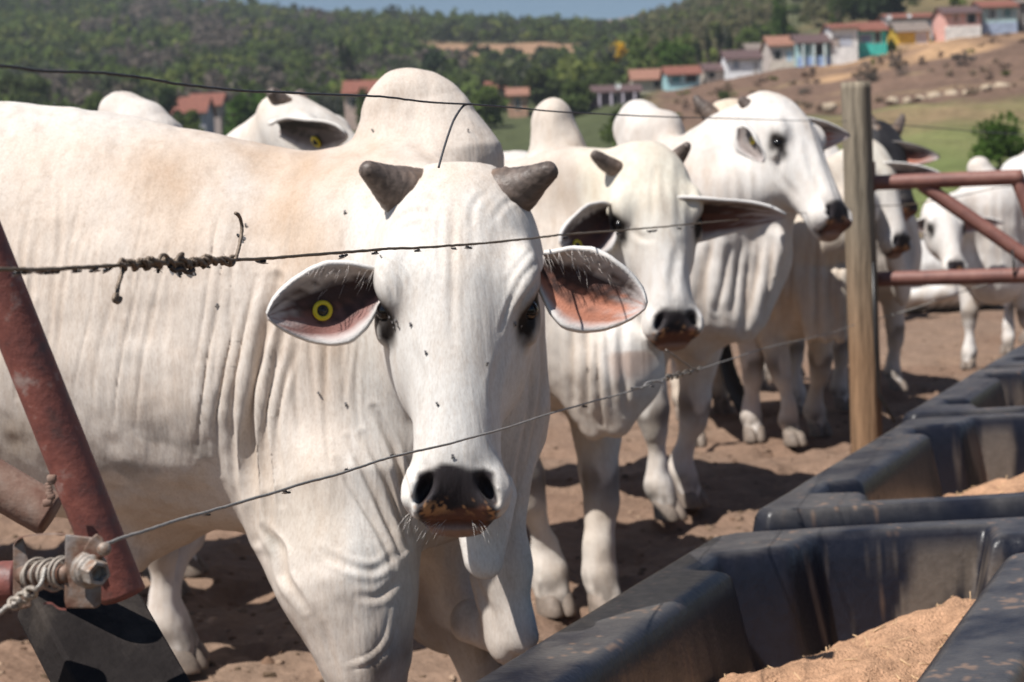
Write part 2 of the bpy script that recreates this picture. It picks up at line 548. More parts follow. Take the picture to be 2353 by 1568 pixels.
def make_ear(parent, root, tip, face, width, tagged, coat, cup=1.15, flip=1, droop=0.0, pink=(.42, .16, .10), tag_ts=(0.52, 0.0), nt=22, ns=15,
             dark=(.055, .030, .026), tag_r=.0165, dk=.55, hair=0):
    root = np.asarray(root, float); tip = np.asarray(tip, float)
    D = tip - root; Ln = np.linalg.norm(D); D /= Ln
    N = nrm(np.asarray(face, float) - D * (np.asarray(face, float) @ D))
    S = np.cross(N, D) * flip
    up = np.array([0, 0, 1.0])
    if S @ up < 0: S = -S                      # s=+1 is the upper edge
    tt = np.linspace(0, 1, nt); ss = np.linspace(-1, 1, ns)
    rows = []; nr = []
    for t in tt:
        w = np.interp(t, *EARPROF) * width / 2
        c = np.interp(t, [0, .25, .6, 1], [cup * 1.7, cup * 1.25, cup * .8, cup * .35])
        ph = ss * c
        cen = root + D * Ln * t + up * (-droop * (t ** 2)) + S * (-width * .08 * math.sin(math.pi * t))
        rad = w / max(math.sin(min(c, 1.5)), .3)
        off = np.outer(np.sin(ph) * rad, S) + np.outer((1 - np.cos(ph)) * rad, N)
        # the lower margin ripples a little
        off += np.outer(.0035 * np.sin(ss * 11 + 1) * math.sin(math.pi * min(1, t * 1.2)) * (t > .2), N) + np.outer(.008 * np.sin(t * 9 + ss * 2) * (np.abs(ss) ** 2) * math.sin(math.pi * t), N)
        rows.append(cen + off - N * rad * .25)
        nr.append(np.outer(-np.sin(ph), S) + np.outer(np.cos(ph), N))
    inner = np.array(rows); nrmI = np.array(nr)
    th = .0045
    outer = inner - nrmI * th * 2
    V = np.concatenate([inner.reshape(-1, 3), outer.reshape(-1, 3)])
    Fc = []; m = nt * ns
    for i in range(nt - 1):
        for j in range(ns - 1):
            a = i * ns + j
            Fc.append((a, a + 1, a + ns + 1, a + ns)); Fc.append((m + a, m + a + ns, m + a + ns + 1, m + a + 1))
        for j in (0, ns - 1):
            a = i * ns + j
            f = (a, a + ns, m + a + ns, m + a)
            Fc.append(f if j == 0 else f[::-1])
    for j in range(ns - 1):
        a = (nt - 1) * ns + j
        Fc.append((a, a + 1, m + a + 1, m + a))
    T_, S_ = np.meshgrid(tt, ss, indexing='ij')
    T_ = T_.ravel(); S_ = S_.ravel()
    rs = np.random.RandomState(int(abs(root[0] * 1000)) % 9999)
    jit = rs.rand(len(T_)) * .14 - .07 + .08 * np.sin(S_ * 14 + T_ * 3)
    col = np.tile(np.array(pink), (len(T_), 1))
    fd = smooth01((S_ * .75 + dk - T_ * .5 + jit * 1.6) * 2.4)      # dark hair in the upper part and at the root
    col = color_mix(col, dark, np.clip(fd, 0, 1))
    rim = smooth01((np.abs(S_) - .64 + jit * .7) / .34) * .9
    rim = np.maximum(rim, smooth01((T_ - .7 + jit) / .3))
    col = color_mix(col, (.50, .44, .42), rim)
    edge = smooth01((np.abs(S_) - .90) / .10) * .8
    col = color_mix(col, coat, edge)
    upb = smooth01((S_ - .34 + jit * 1.6 + .35 * np.clip(.30 - T_, 0, 1)) / .34) * (1 - smooth01((T_ - .45) / .5))
    col = color_mix(col, (.60, .545, .50), upb * .9)
    colo = np.tile(np.asarray(coat), (len(T_), 1)) * (1 - .25 * smooth01((T_ - .8) / .2))[:, None]
    ear = add_mesh('ear', V, Fc, M['ear'], parent, np.concatenate([col, colo]))
    if hair:
        hb = MB()
        for k in range(hair):
            i = rs.randint(0, int(nt * .62)); j = min(ns - 1, int(ns * (1 - .42 * rs.rand() ** 1.6)))
            p = inner[i, j]; dr = nrm(N * rs.uniform(.2, .7) - S * rs.uniform(.2, .9) + D * rs.uniform(.5, 1.5)); ln = rs.uniform(.012, .034) * (1.15 - i / nt)
            q = [p, p + dr * ln * .5 + N * .004, p + dr * ln - S * ln * .18]
            hb.add(*tube(spline(q, 5), [.00042, .0004, .00034, .00026, .00014], 4), np.array((.58, .52, .48)) * rs.uniform(.45, 1.15))
        hb.build('ear_hair', M['ear'], ear)
    if tagged:
        i = int(tag_ts[0] * (nt - 1)); j = int((tag_ts[1] + 1) / 2 * (ns - 1))
        c = inner[i, j] + nrmI[i, j] * .006; n_ = nrm(nrmI[i, j] * .6 + N * .6)
        make_tag(ear, c, n_, tag_r)
    return ear

def make_tag(parent, c, n_, r=.0165):
    u = nrm(np.cross(n_, [0.2, 0.1, 1])); v = np.cross(n_, u)
    prof = [(.0, -.003, 1), (1.0, -.003, 0), (1.08, .0, 0), (1.0, .0035, 0), (.68, .003, 0), (.62, .0025, 0), (.6, .0015, 1), (.38, .001, 1), (.34, .006, 1), (.2, .0085, 1), (.0, .009, 1)]
    k = 24; V = []; Fc = []; mi = []
    for (rr, hh, _) in prof:
        for j in range(k):
            an = j / k * 2 * math.pi
            V.append(c + r * rr * (math.cos(an) * u + math.sin(an) * v) + n_ * hh * r / .0165)
    for i in range(len(prof) - 1):
        for j in range(k):
            a = i * k + j; b = i * k + (j + 1) % k
            Fc.append((a, b, b + k, a + k)); mi.append(1 if (prof[i][2] and prof[i + 1][2] and i > 0) else 0)
    return add_mesh('ear_tag', V, np.array(Fc), [M['tag_yellow'], M['tag_black']], parent, mat_idx=mi)

def make_horn(parent, pts, rads, seed=0, n=26):
    path = spline(pts, n); r = np.interp(np.linspace(0, 1, n), np.linspace(0, 1, len(rads)), rads)
    # rounded end
    e = np.linspace(0, 1, n); r = r * np.where(e > .93, np.sqrt(np.clip(1 - ((e - .93) / .072) ** 2, 0.02, 1)), 1)
    V, Fc = tube(path, r, 20, True, .05, seed)
    t = np.repeat(e, 20); rs = np.random.RandomState(seed + 3)
    ring = .5 + .5 * np.sin(t * 40 + rs.rand(len(t)) * 1.5)
    c = np.tile((.115, .088, .074), (len(V), 1)) * (0.6 + .45 * ring * (1 - t) + .6 * rs.rand(len(t)))[:, None]
    c = color_mix(c, (.23, .14, .085), np.clip(1 - t * 1.9, 0, 1) * .8 * rs.rand(len(t)))
    return add_mesh('horn', V, Fc, M['horn'], parent, c)

def make_hoof(parent, p, fwd, s=1.0, white=False):
    f = nrm([fwd[0], fwd[1], 0]); l = np.array([-f[1], f[0], 0])
    mb = MB()
    for sd in (-1, 1):
        V = []; k = 12
        rings = [(0.0, .052, .030, .018), (.012, .056, .032, .017), (.045, .046, .029, .004), (.07, .036, .026, -.010), (.078, .02, .014, -.014)]
        for (z, ra, rl, fx) in rings:
            for j in range(k):
                an = j / k * 2 * math.pi
                x = math.cos(an); y = math.sin(an)
                x = x * (1.15 if x > 0 else .85)
                V.append(np.array(p) * [1, 1, 0] + s * (f * (x * ra + fx) + l * (y * rl + sd * .027 + x * -.006 * sd) + np.array([0, 0, z])))
        Fc = []
        for i in range(len(rings) - 1):
            for j in range(k):
                a = i * k + j; b = i * k + (j + 1) % k
                Fc.append((a, b, b + k, a + k))
        Fc.append(tuple(range((len(rings) - 1) * k, len(rings) * k)))
        mb.add(V, Fc)
    return mb.build('hoof', M['hoof'], parent, usecol=False)

def head_prims(H, fine=True):
    s = H.s
    q = [loft(H.o, H.A, H.L, H.N, [(a * s, w * s, n0 * s, n1 * s) for a, w, n0, n1 in HEAD_TAB], p=2.25, k=.03 * s, egg=.13)]
    for sd in (-1, 1):
        q.append(ell(H(.27, sd * .070, -.135), np.array([.115, .048, .10]) * s, .05 * s, H.R))         # cheek
        q.append(ell(H(.190, sd * .112, -.022), np.array([.050, .026, .034]) * s, .045 * s, H.R))      # brow
        q.append(ell(H(.255, sd * .126, -.065), np.array([.036, .014, .026]) * s, .02 * s, H.R))       # lower lid
        q.append(ell(H(.548, sd * .058, -.04), np.array([.042, .031, .04]) * s, .03 * s, H.R))         # nostril wing
    q.append(rc(H(.2, 0, -.045), H(.48, 0, -.042), .062 * s, .046 * s, .05 * s))                         # bridge of the nose
    q.append(ell(H(.572, 0, -.094), np.array([.034, .046, .032]) * s, .03 * s, H.R))                   # chin
    for sd in (-1, 1):
        q.append(ell(H(.238, sd * .150, -.036), np.array([.030, .030, .018]) * s, .014 * s, H.R, 'sub'))
        c, sn = math.cos(.55 * sd), math.sin(.55 * sd)
        R2 = np.stack([c * H.A + sn * H.L, -sn * H.A + c * H.L, H.N])
        q.append(ell(H(.548, sd * .053, -.005), np.array([.028, .0115, .03]) * s, .010 * s, R2, 'sub'))
    # mouth slit
    q.append(rc(H(.592, -.045, -.062), H(.596, 0, -.050), .004 * s, .005 * s, .012 * s, None, 'sub'))
    q.append(rc(H(.596, 0, -.050), H(.592, .045, -.062), .005 * s, .004 * s, .012 * s, None, 'sub'))
    return q

def paint_head(col, X, H, tone=(.72, .69, .655), yellow=0.0, tan=0.0, dark_eye=1.0):
    a, l, n = H.coords(X)
    onhead = smooth01((a + .09) / .1) * (1 - smooth01((a - .66) / .04)) * smooth01((.22 - np.abs(l)) / .05) * smooth01((n + .27) / .06)
    col = color_mix(col, tone, onhead * .9)
    hm = smooth01((n + .20) / .05) * smooth01((.2 - np.abs(l)) / .05) * (1 - smooth01((a - .66) / .04))
    nz = noise3(X, 45 / H.s, 3)
    nzf = noise3(X, 150 / H.s, 8)
    if yellow:
        col = color_mix(col, (.72, .66, .50), onhead * yellow * smooth01((.42 - a) / .3))
    col = color_mix(col, (.62, .50, .39), onhead * np.clip(tan + .35 * gauss(a - .0, .035) + .35 * gauss(l, .012) * gauss(a - .17, .09), 0, .8))
    # dark skin round the eye running down towards the nose
    for sd in (-1, 1):
        u = (a - .255) * .84 - (l * sd - .118) * .55; v = (a - .255) * .55 + (l * sd - .118) * .84
        e = np.exp(-(((a - .240) / .036) ** 2 + ((l * sd - .126) / .026) ** 2 + ((n + .04) / .034) ** 2) ** 1.2)
        t = np.exp(-(((a - .278) / .028) ** 2 + ((l * sd - .113) / .015) ** 2 + ((n + .045) / .035) ** 2) ** 1.5)
        f = np.clip((e * 1.5 + t * .9) * (1 + nz * .6), 0, 1) * dark_eye
        col = color_mix(col, (.022, .017, .015), f)
    # muzzle pad
    sp = smooth01((nz + nzf * .5 + .5))
    pad = smooth01((a - .506 - .012 * nz - .016 * np.clip((np.abs(l) - .045) / .03, 0, 1)) / .012) * smooth01((.070 - np.abs(l) + .008 * nz) / .010) * smooth01((n + .105) / .02) * hm
    col = color_mix(col, (.028, .023, .026), pad)
    grey = gauss(a - .500, .012) * smooth01((.085 - np.abs(l)) / .03) * .35 * sp * onhead
    col = color_mix(col, (.2, .18, .17), grey)
    lip = smooth01((a - .571 - .006 * nz) / .008) * smooth01((.062 - np.abs(l)) / .02) * smooth01((n + .085) / .012) * hm
    col = color_mix(col, (.15, .062, .04), lip)
    crumb = smooth01((nzf + nz * .6 - .16) / .12) * np.exp(-((a - .566 - .018 * np.abs(l) / .07) / .009) ** 2) * smooth01((.085 - np.abs(l)) / .02)
    col = color_mix(col, (.50, .26, .12), np.clip(crumb * 1.3, 0, 1) * hm * smooth01((n + .09) / .02))
    chin = smooth01((a - .594) / .01) * smooth01((-n - .04) / .02)
    col = color_mix(col, (.40, .27, .21), chin * .7 * smooth01((n + .16) / .03) * hm)
    return col

def make_cow(label, group, root, heading, head, s=1.0, h=.014, torso=None, legs=None, hump=None, horns=None, ears=None,
             extra=None, neck=True, dewlap=True, coat=(.66, .61, .565), tone=(.72, .69, .655), yellow=0.0, after=None, paint=None,
             eyes=True, smooth=1, far=True, hooves=True, neck_r=(.23, .125), tail=None, cat='cow', brisk=(.34, 0, .66), dark_eye=1.0,
             shoulder=True, mid=None, name='zebu_cow'):
    """root = ground point under the withers, heading = world direction (x,y) the body faces,
       head = (poll, muzzle, face normal) as world vectors"""
    root = np.array([root[0], root[1], 0.0])
    hd = math.atan2(heading[1], heading[0])
    c_, s_ = math.cos(hd), math.sin(hd)
    Rz = np.array([[c_, -s_, 0], [s_, c_, 0], [0, 0, 1]])
    tl = lambda w: (np.asarray(w, float) - root) @ Rz          # world -> local
    tv = lambda v: np.asarray(v, float) @ Rz
    e = empty(name, root, hd)
    tag(e, label, cat, group)
    prims = []
    L0 = lambda x, y, z: np.array([x, y, z]) * s
    tb = torso or TORSO
    prims.append(loft((0, 0, 0), (1, 0, 0), (0, 1, 0), (0, 0, 1), [(x * s, w * s, b * s, t * s) for x, w, b, t in tb], p=2.15, k=.06 * s, egg=.10))
    if shoulder:
        for sd in (-1, 1):
            R = np.array([[.94, 0, .34], [0, 1, 0], [-.34, 0, .94]])
            prims.append(ell(L0(.03, sd * .17, .98), np.array([.17, .10, .30]) * s, .10 * s, R))
            prims.append(ell(L0(-1.13, sd * .17, 1.0), np.array([.26, .13, .30]) * s, .10 * s))
    if hump == 'none':
        pass
    elif hump is None:
        prims.append(rc(L0(.03, 0, 1.30), L0(-.02, 0, 1.44), .145 * s, .085 * s, .07 * s, ((0, 1, 0), .7)))
    else:
        prims += [dict(q, a=tl(q['a']), b=tl(q['b'])) for q in hump]
    hoof_at = []
    for (kind, sd, dx, *rest) in (legs if legs is not None else [('f', -1, .05), ('f', 1, -.05), ('h', -1, .05), ('h', 1, -.08)]):
        y = sd * .165
        dy = rest[0] if rest else 0.0
        if kind == 'f':
            pts = [L0(.02, y, .88), L0(-.01 + dx * .15, y, .66), L0(.02 + dx * .5, y + dy * .5, .41), L0(.025 + dx * .62, y + dy * .6, .345),
                   L0(.015 + dx * .95, y + dy, .20), L0(.015 + dx, y + dy, .125), L0(.06 + dx, y + dy, .045)]
            rd = np.array([.135, .098, .060, .047, .036, .046, .047]) * s
        else:
            pts = [L0(-1.14, y * .95, 1.0), L0(-1.02 + dx * .2, y * 1.05, .74), L0(-1.30 + dx * .7, y + dy * .6, .50), L0(-1.30 + dx * .8, y + dy * .7, .43),
                   L0(-1.275 + dx * .95, y + dy, .22), L0(-1.265 + dx, y + dy, .13), L0(-1.21 + dx, y + dy, .045)]
            rd = np.array([.19, .135, .060, .047, .037, .046, .047]) * s
        prims += chain(pts, rd, .04 * s)
        hoof_at.append(pts[-1])
    H = None
    if head is not None:
        pw, mw, nw = head
        o = tl(pw); A = tl(mw) - o; ln = np.linalg.norm(A); A /= ln
        N = tv(nw); N = nrm(N - A * (N @ A)); Lx = np.cross(A, N)     # +l = viewer's right for a head that looks at the camera
        H = Frame(o, A, Lx, N, ln / .60)
        if neck:
            hb = H(.12, 0, -.14); hb2 = H(.05, 0, -.115)
            nd = nrm(hb - L0(.1, 0, 1.12)); lat = nrm(np.cross(nd, [0, 0, 1]))
            prims.append(rc(L0(.08, 0, 1.10), hb, neck_r[0] * s, neck_r[1] * H.s, .10 * s, (lat, .72)))
            prims.append(rc(L0(.16, 0, 1.28), hb2, .085 * s, .055 * H.s, .10 * s))
        if dewlap:
            T = H(.34, 0, -.20); Bk = L0(*brisk)
            Mi = (T + Bk) / 2 + L0(.02, 0, -.07) if mid is None else tl(mid)
            dd = nrm((Bk - T) * [1, 1, 0] + 1e-6); lat = np.array([-dd[1], dd[0], 0])
            prims += [rc(H(.25, 0, -.18), T, .07 * H.s, .045 * H.s, .08 * s), rc(T, Mi, .055 * s, .075 * s, .09 * s, (lat, .38)),
                      rc(Mi, Bk, .075 * s, .10 * s, .09 * s, (lat, .4)), rc((T + L0(.1, 0, 1.0)) / 2, (Bk + L0(.1, 0, .9)) / 2, .1 * s, .12 * s, .1 * s, (lat, .45))]
        prims += head_prims(H)
    if extra:
        for q in extra:
            q = dict(q)
            if q['t'] == 'rc':
                q['a'] = tl(q['a']); q['b'] = tl(q['b'])
                if q['sq'] is not None: q['sq'] = (tv(q['sq'][0]), q['sq'][1])
            else:
                q['c'] = tl(q['c']); q['R'] = q['R'] @ Rz
            # additions must come before the carving of the head
            prims.insert(1, q)
    W, Q = mesh_sdf(prims, h, smooth=smooth)
    if after is not None:
        W = after(W, Q, lambda X: X @ Rz.T + root, tl, H)
    Nn = vnormals(W, Q)
    if H is not None:
        a_, l_, n_ = H.coords(W); keep = smooth01((np.sqrt((a_ - .3) ** 2 + l_ ** 2 + n_ ** 2) - .34) / .1)
    else:
        keep = 1.0
    W = W + Nn * ((.013 * noise3(W, 6.5, 51) + .006 * noise3(W, 15, 52) + .0016 * noise3(W, 40, 53)) * s * keep)[:, None]
    Nn = vnormals(W, Q)
    col = np.tile(np.asarray(coat, float), (len(W), 1))
    n1 = noise3(W, 5, 11); n2 = noise3(W, 14, 23); n3 = noise3(W, 50, 31)
    col *= (1 + .06 * n2 + .05 * n3)[:, None]
    col = color_mix(col, (.60, .48, .38), np.clip(.12 + .5 * n1 + .2 * n2, 0, .45) * smooth01((W[:, 2] / s - .75) / .35))
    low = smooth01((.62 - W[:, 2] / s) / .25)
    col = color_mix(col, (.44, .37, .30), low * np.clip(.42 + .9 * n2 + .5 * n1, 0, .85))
    col = color_mix(col, (.12, .10, .085), smooth01((.16 - W[:, 2] / s) / .08) * np.clip(.5 + n2 + n3, 0, .9))
    knee = gauss(W[:, 2] / s - .40, .04) * smooth01((n2 + .1) / .2) * .8
    col = color_mix(col, (.16, .13, .11), knee)
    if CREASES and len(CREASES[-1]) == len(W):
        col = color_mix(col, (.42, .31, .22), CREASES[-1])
    CREASES.clear()
    if paint is not None:
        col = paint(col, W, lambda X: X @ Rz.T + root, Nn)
    if H is not None:
        col = paint_head(col, W, H, tone, yellow, dark_eye=dark_eye)
        if max(tone) < .1:                     # a black head carries no tan or grey
            col = color_mix(col, tone, smooth01((W[:, 2] / s - 1.15) / .1) * smooth01((W[:, 0] / s - .25) / .15) * smooth01((.50 - H.coords(W)[0]) / .06))
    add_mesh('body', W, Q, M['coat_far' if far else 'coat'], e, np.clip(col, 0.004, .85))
    if hooves:
        for p in hoof_at:
            make_hoof(e, p, (1, 0), s)
    if H is not None:
        if eyes:
            for sd in (-1, 1):
                k = 14; V = []; Fc = []
                c = H(.239, sd * .1175, -.043)
                for i in range(k + 1):
                    for j in range(2 * k):
                        th = math.pi * i / k; ph = math.pi * j / k
                        V.append(c + H.s * .0185 * np.array([math.sin(th) * math.cos(ph), math.sin(th) * math.sin(ph), math.cos(th)]))
                for i in range(k):
                    for j in range(2 * k):
                        a = i * 2 * k + j; b = i * 2 * k + (j + 1) % (2 * k)
                        Fc.append((a, a + 2 * k, b + 2 * k, b))
                add_mesh('eye', V, np.array(Fc), M['eye'], e)
        for i, (pts, rads) in enumerate(horns or []):
            pp = [H(*p) if len(p) == 3 and not isinstance(p, np.ndarray) else tl(p) for p in pts]
            make_horn(e, pp, [r * H.s for r in rads], seed=i + int(abs(root[0] * 100)))
        for ed in (ears or []):
            ed = dict(ed)
            r0 = ed.pop('root'); t0 = ed.pop('tip'); f0 = ed.pop('face')
            r0 = H(*r0) if isinstance(r0, tuple) else tl(r0)
            make_ear(e, r0, tl(t0), tv(f0), coat=tone, **ed)
    if tail is not None:
        pts, rads = tail
        V, Fc = tube(spline([tl(p) for p in pts], 30), np.interp(np.linspace(0, 1, 30), np.linspace(0, 1, len(rads)), rads), 10, True, .15)
        add_mesh('tail', V, Fc, M['hair_black'], e)
    return e, H
HORN = lambda sd, ln=.10, r=.036: ([(.055, sd * .075, -.045), (.02, sd * .115, -.045), (-.02 - ln * .25, sd * (.135 + ln * .35), -.04), (-.03 - ln * .5, sd * (.14 + ln * .45), -.035)], [r * 1.2, r, r * .62, r * .3])
# ------------------------------------------------------------------ the bull at the fence
HERD = 'white humped cattle crowding the fence'

def carve_lines(lines):
    """press skin folds (pixel polylines give where they run on the near side) into the finished surface"""
    def f(W, Q, tw, tl, H):
        N = vnormals(W, Q)
        X = tw(W); NX = tw(W + N) - X
        px, py, d = project(X)
        view = X - CAM; view /= np.linalg.norm(view, axis=1)[:, None]
        facing = smooth01((-(NX * view).sum(1)) / .35)
        disp = np.zeros(len(W)); crs = np.zeros(len(W))
        for (pts, wd, dep, *rest) in lines:
            g = spline(pts, 50)
            dmax = rest[0] if rest else 99.0
            dmin = rest[1] if len(rest) > 1 else 0.0
            lo = g.min(0) - wd * 4; hi = g.max(0) + wd * 4
            sel = np.where((px > lo[0]) & (px < hi[0]) & (py > lo[1]) & (py < hi[1]) & (d < dmax) & (d > dmin) & (facing > 0.02))[0]
            if not len(sel): continue
            pp = np.stack([px[sel], py[sel]], 1)
            dd = np.full(len(sel), 1e9); tt = np.zeros(len(sel)); sg = np.zeros(len(sel))
            for i in range(len(g) - 1):
                ab = g[i + 1] - g[i]; L2 = ab @ ab + 1e-9
                u = np.clip(((pp - g[i]) @ ab) / L2, 0, 1)
                v = pp - g[i] - u[:, None] * ab
                q = np.hypot(v[:, 0], v[:, 1])
                m = q < dd
                dd[m] = q[m]; tt[m] = (i + u[m]) / (len(g) - 1); sg[m] = np.sign(ab[0] * v[m, 1] - ab[1] * v[m, 0])
            fade = np.sin(np.clip(tt, 0.02, .98) * math.pi) ** .5
            x = dd / wd
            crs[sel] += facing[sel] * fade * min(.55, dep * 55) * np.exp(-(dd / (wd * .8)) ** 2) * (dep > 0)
            disp[sel] += facing[sel] * fade * dep * (-np.exp(-x * x) + .55 * np.exp(-((x - 1.7) / .8) ** 2))
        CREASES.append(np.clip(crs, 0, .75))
        return W + N * disp[:, None]
    return f

rs = np.random.RandomState(4)
folds = [([(632, 640), (600, 800), (578, 950), (572, 1090), (590, 1240)], 13, .015, 3.7),
         ([(668, 700), (630, 850), (606, 1000), (606, 1120), (618, 1250)], 10, .006, 3.7),
         ([(590, 640), (558, 790), (535, 940), (540, 1090), (566, 1260)], 8, .004, 3.7),
         ([(552, 700), (520, 850), (498, 960), (505, 1090)], 7, .0035, 3.7),
         ([(520, 640), (488, 780), (466, 920), (455, 1040)], 7, .003, 3.7),
         ([(680, 800), (650, 900), (636, 1010), (640, 1160)], 8, .004, 3.7),
         ([(1240, 720), (1250, 860), (1225, 1010), (1195, 1130)], 9, .006, 3.6), ([(1212, 820), (1218, 930), (1195, 1060), (1175, 1180)], 8, .005, 3.6),
         ([(602, 1215), (640, 1262), (655, 1330), (700, 1400)], 9, .006, 3.6),
         ([(860, 940), (905, 1030), (930, 1120), (945, 1230)], 9, .008, 3.6),
         ([(835, 1000), (880, 1085), (915, 1170), (935, 1260)], 8, .007, 3.6),
         ([(800, 1010), (850, 1110), (890, 1200), (920, 1270)], 8, .006, 3.6),
         ([(775, 1060), (820, 1140), (870, 1220), (905, 1300)], 8, .005, 3.6),
         ([(910, 1275), (860, 1310), (800, 1300), (740, 1270)], 10, .003, 3.6),
         ([(918, 1330), (870, 1370), (820, 1370)], 9, .0025, 3.6),
         ([(900, 1400), (885, 1470), (850, 1510), (800, 1530)], 6, -.003, 3.6),
         ([(745, 1440), (765, 1500), (790, 1560)], 9, .003, 3.6)]
for k in range(34):
    x0 = rs.uniform(70, 860); y0 = rs.uniform(380, 620); ln = rs.uniform(180, 420)
    sl = rs.uniform(-.22, -.08)
    folds.append(([(x0, y0), (x0 + sl * ln * .5 + rs.uniform(-16, 16), y0 + ln * .5), (x0 + sl * ln * .9, y0 + ln)], rs.uniform(5, 8), rs.uniform(.0005, .0024), 3.9, 3.05))
for k in range(10):                                     # faint folds on the side of the neck
    x0 = rs.uniform(680, 850); y0 = rs.uniform(560, 800); ln = rs.uniform(200, 380)
    folds.append(([(x0, y0), (x0 - 8, y0 + ln * .5), (x0 + 6, y0 + ln)], rs.uniform(6, 9), rs.uniform(.001, .0025), 3.7, 3.0))
face = [([(1042, 470), (1040, 560), (1038, 680), (1040, 800)], 9, .0035, 3.05), ([(1012, 490), (1006, 560), (1018, 640)], 8, .0028, 3.05),
        ([(985, 520), (985, 590), (995, 650)], 8, .002, 3.05), ([(1082, 480), (1088, 540), (1080, 600)], 9, .002, 3.05),
        ([(1120, 440), (1090, 470), (1085, 520)], 8, .0025, 3.05), ([(925, 470), (970, 455), (1010, 470)], 8, .0025, 3.05),
        ([(900, 520), (940, 490), (990, 490)], 8, .002, 3.05), ([(895, 560), (930, 525), (965, 520)], 7, .002, 3.05),
        ([(880, 590), (915, 625), (935, 670)], 6, .004, 3.05), ([(890, 575), (930, 610), (950, 650)], 6, .003, 3.05),
        ([(874, 620), (895, 655), (905, 690)], 6, .004, 3.05), ([(1236, 600), (1200, 640), (1170, 700), (1150, 760)], 6, .004, 3.05),
        ([(1240, 640), (1210, 680), (1185, 720)], 6, .004, 3.05), ([(1225, 570), (1190, 610), (1165, 650)], 6, .0025, 3.05),
        ([(1200, 450), (1160, 470), (1130, 510)], 8, .002, 3.05),
        ([(952, 800), (972, 880), (962, 980)], 11, .004, 3.05), ([(1158, 800), (1136, 890), (1146, 980)], 11, .004, 3.05)]

HT = [(-1.50, .10, 1.02, 1.28), (-1.36, .22, .80, 1.43), (-1.1, .29, .70, 1.50), (-.84, .31, .645, 1.495), (-.6, .315, .625, 1.452), (-.42, .315, .61, 1.408),
      (-.2, .30, .585, 1.362), (-.05, .285, .575, 1.36), (.1, .25, .58, 1.35), (.19, .18, .66, 1.22), (.25, .07, .82, 1.05)]
hero_root = (-.215, 3.40)
hero_dir = (.968, -.25)
poll = P(1050, 383, 2.99); muz = P(1046, 1200, 2.85)
hx = P(1050, 800, 2.85)
r_ = lambda px, d: px * d / FPX
latn = np.array([.25, .968, 0])
ex = [
    # neck: from the shoulder forward to the back of the head
    rc(P(900, 760, 3.33), P(1040, 640, 3.14), .25, .15, .12, (latn, .8)),
    rc(P(930, 520, 3.36), P(1050, 500, 3.14), .12, .07, .12),
    rc(P(1085, 700, 3.22), P(1108, 930, 3.24), .110, .100, .08),
    rc(P(1108, 930, 3.24), P(1100, 1110, 3.24), .100, .075, .07),
    rc(P(890, 900, 3.36), P(1050, 1040, 3.32), .20, .11, .12, (latn, .8)),
    # brisket in the shade behind the head
    rc(P(970, 1150, 3.62), P(1050, 1390, 3.68), .16, .085, .08, (latn, .7)),
    rc(P(985, 1370, 3.70), P(1120, 1445, 3.48), .080, .046, .05, (latn, .6)),
    # dewlap lobes
    rc(P(1112, 1140, 3.08), P(1110, 1290, 3.06), .060, .036, .04, ((.25, 1, 0), .5)),
    rc(P(1140, 1120, 3.2), P(1156, 1290, 3.19), .055, .034, .05, ((.25, 1, 0), .6)),
    rc(P(1156, 1290, 3.19), P(1200, 1462, 3.18), .034, .036, .03, ((.2, 1, 0), .5)),
    rc(P(1130, 1330, 3.24), P(1160, 1485, 3.22), .040, .036, .03, ((.2, 1, 0), .7)),
    rc(P(1090, 1430, 3.3), P(1180, 1495, 3.23), .05, .030, .05, ((.2, 1, 0), .7)),
    # sheath under the belly
    rc(P(330, 1200, 3.55), P(292, 1268, 3.52), .09, .05, .10),
    # near foreleg and elbow
    rc(P(786, 1150, 3.24), P(800, 1330, 3.18), .160, .106, .10),
    rc(P(800, 1330, 3.18), P(838, 1500, 3.16), .106, .070, .06),
    rc(P(842, 1500, 3.16), P(864, 1640, 3.16), .070, .054, .05),
    rc(P(655, 1225, 3.26), P(690, 1290, 3.22), .055, .045, .06),
]
hump = [rc(P(976, 372, 3.40), P(948, 240, 3.40), .146, .0690, .03, ((0, 1, 0), .74)), rc(P(905, 345, 3.40), P(900, 268, 3.40), .075, .060, .03, ((0, 1, 0), .8)), rc(P(1025, 380, 3.40), P(1010, 270, 3.40), .095, .06, .05, ((0, 1, 0), .8))]

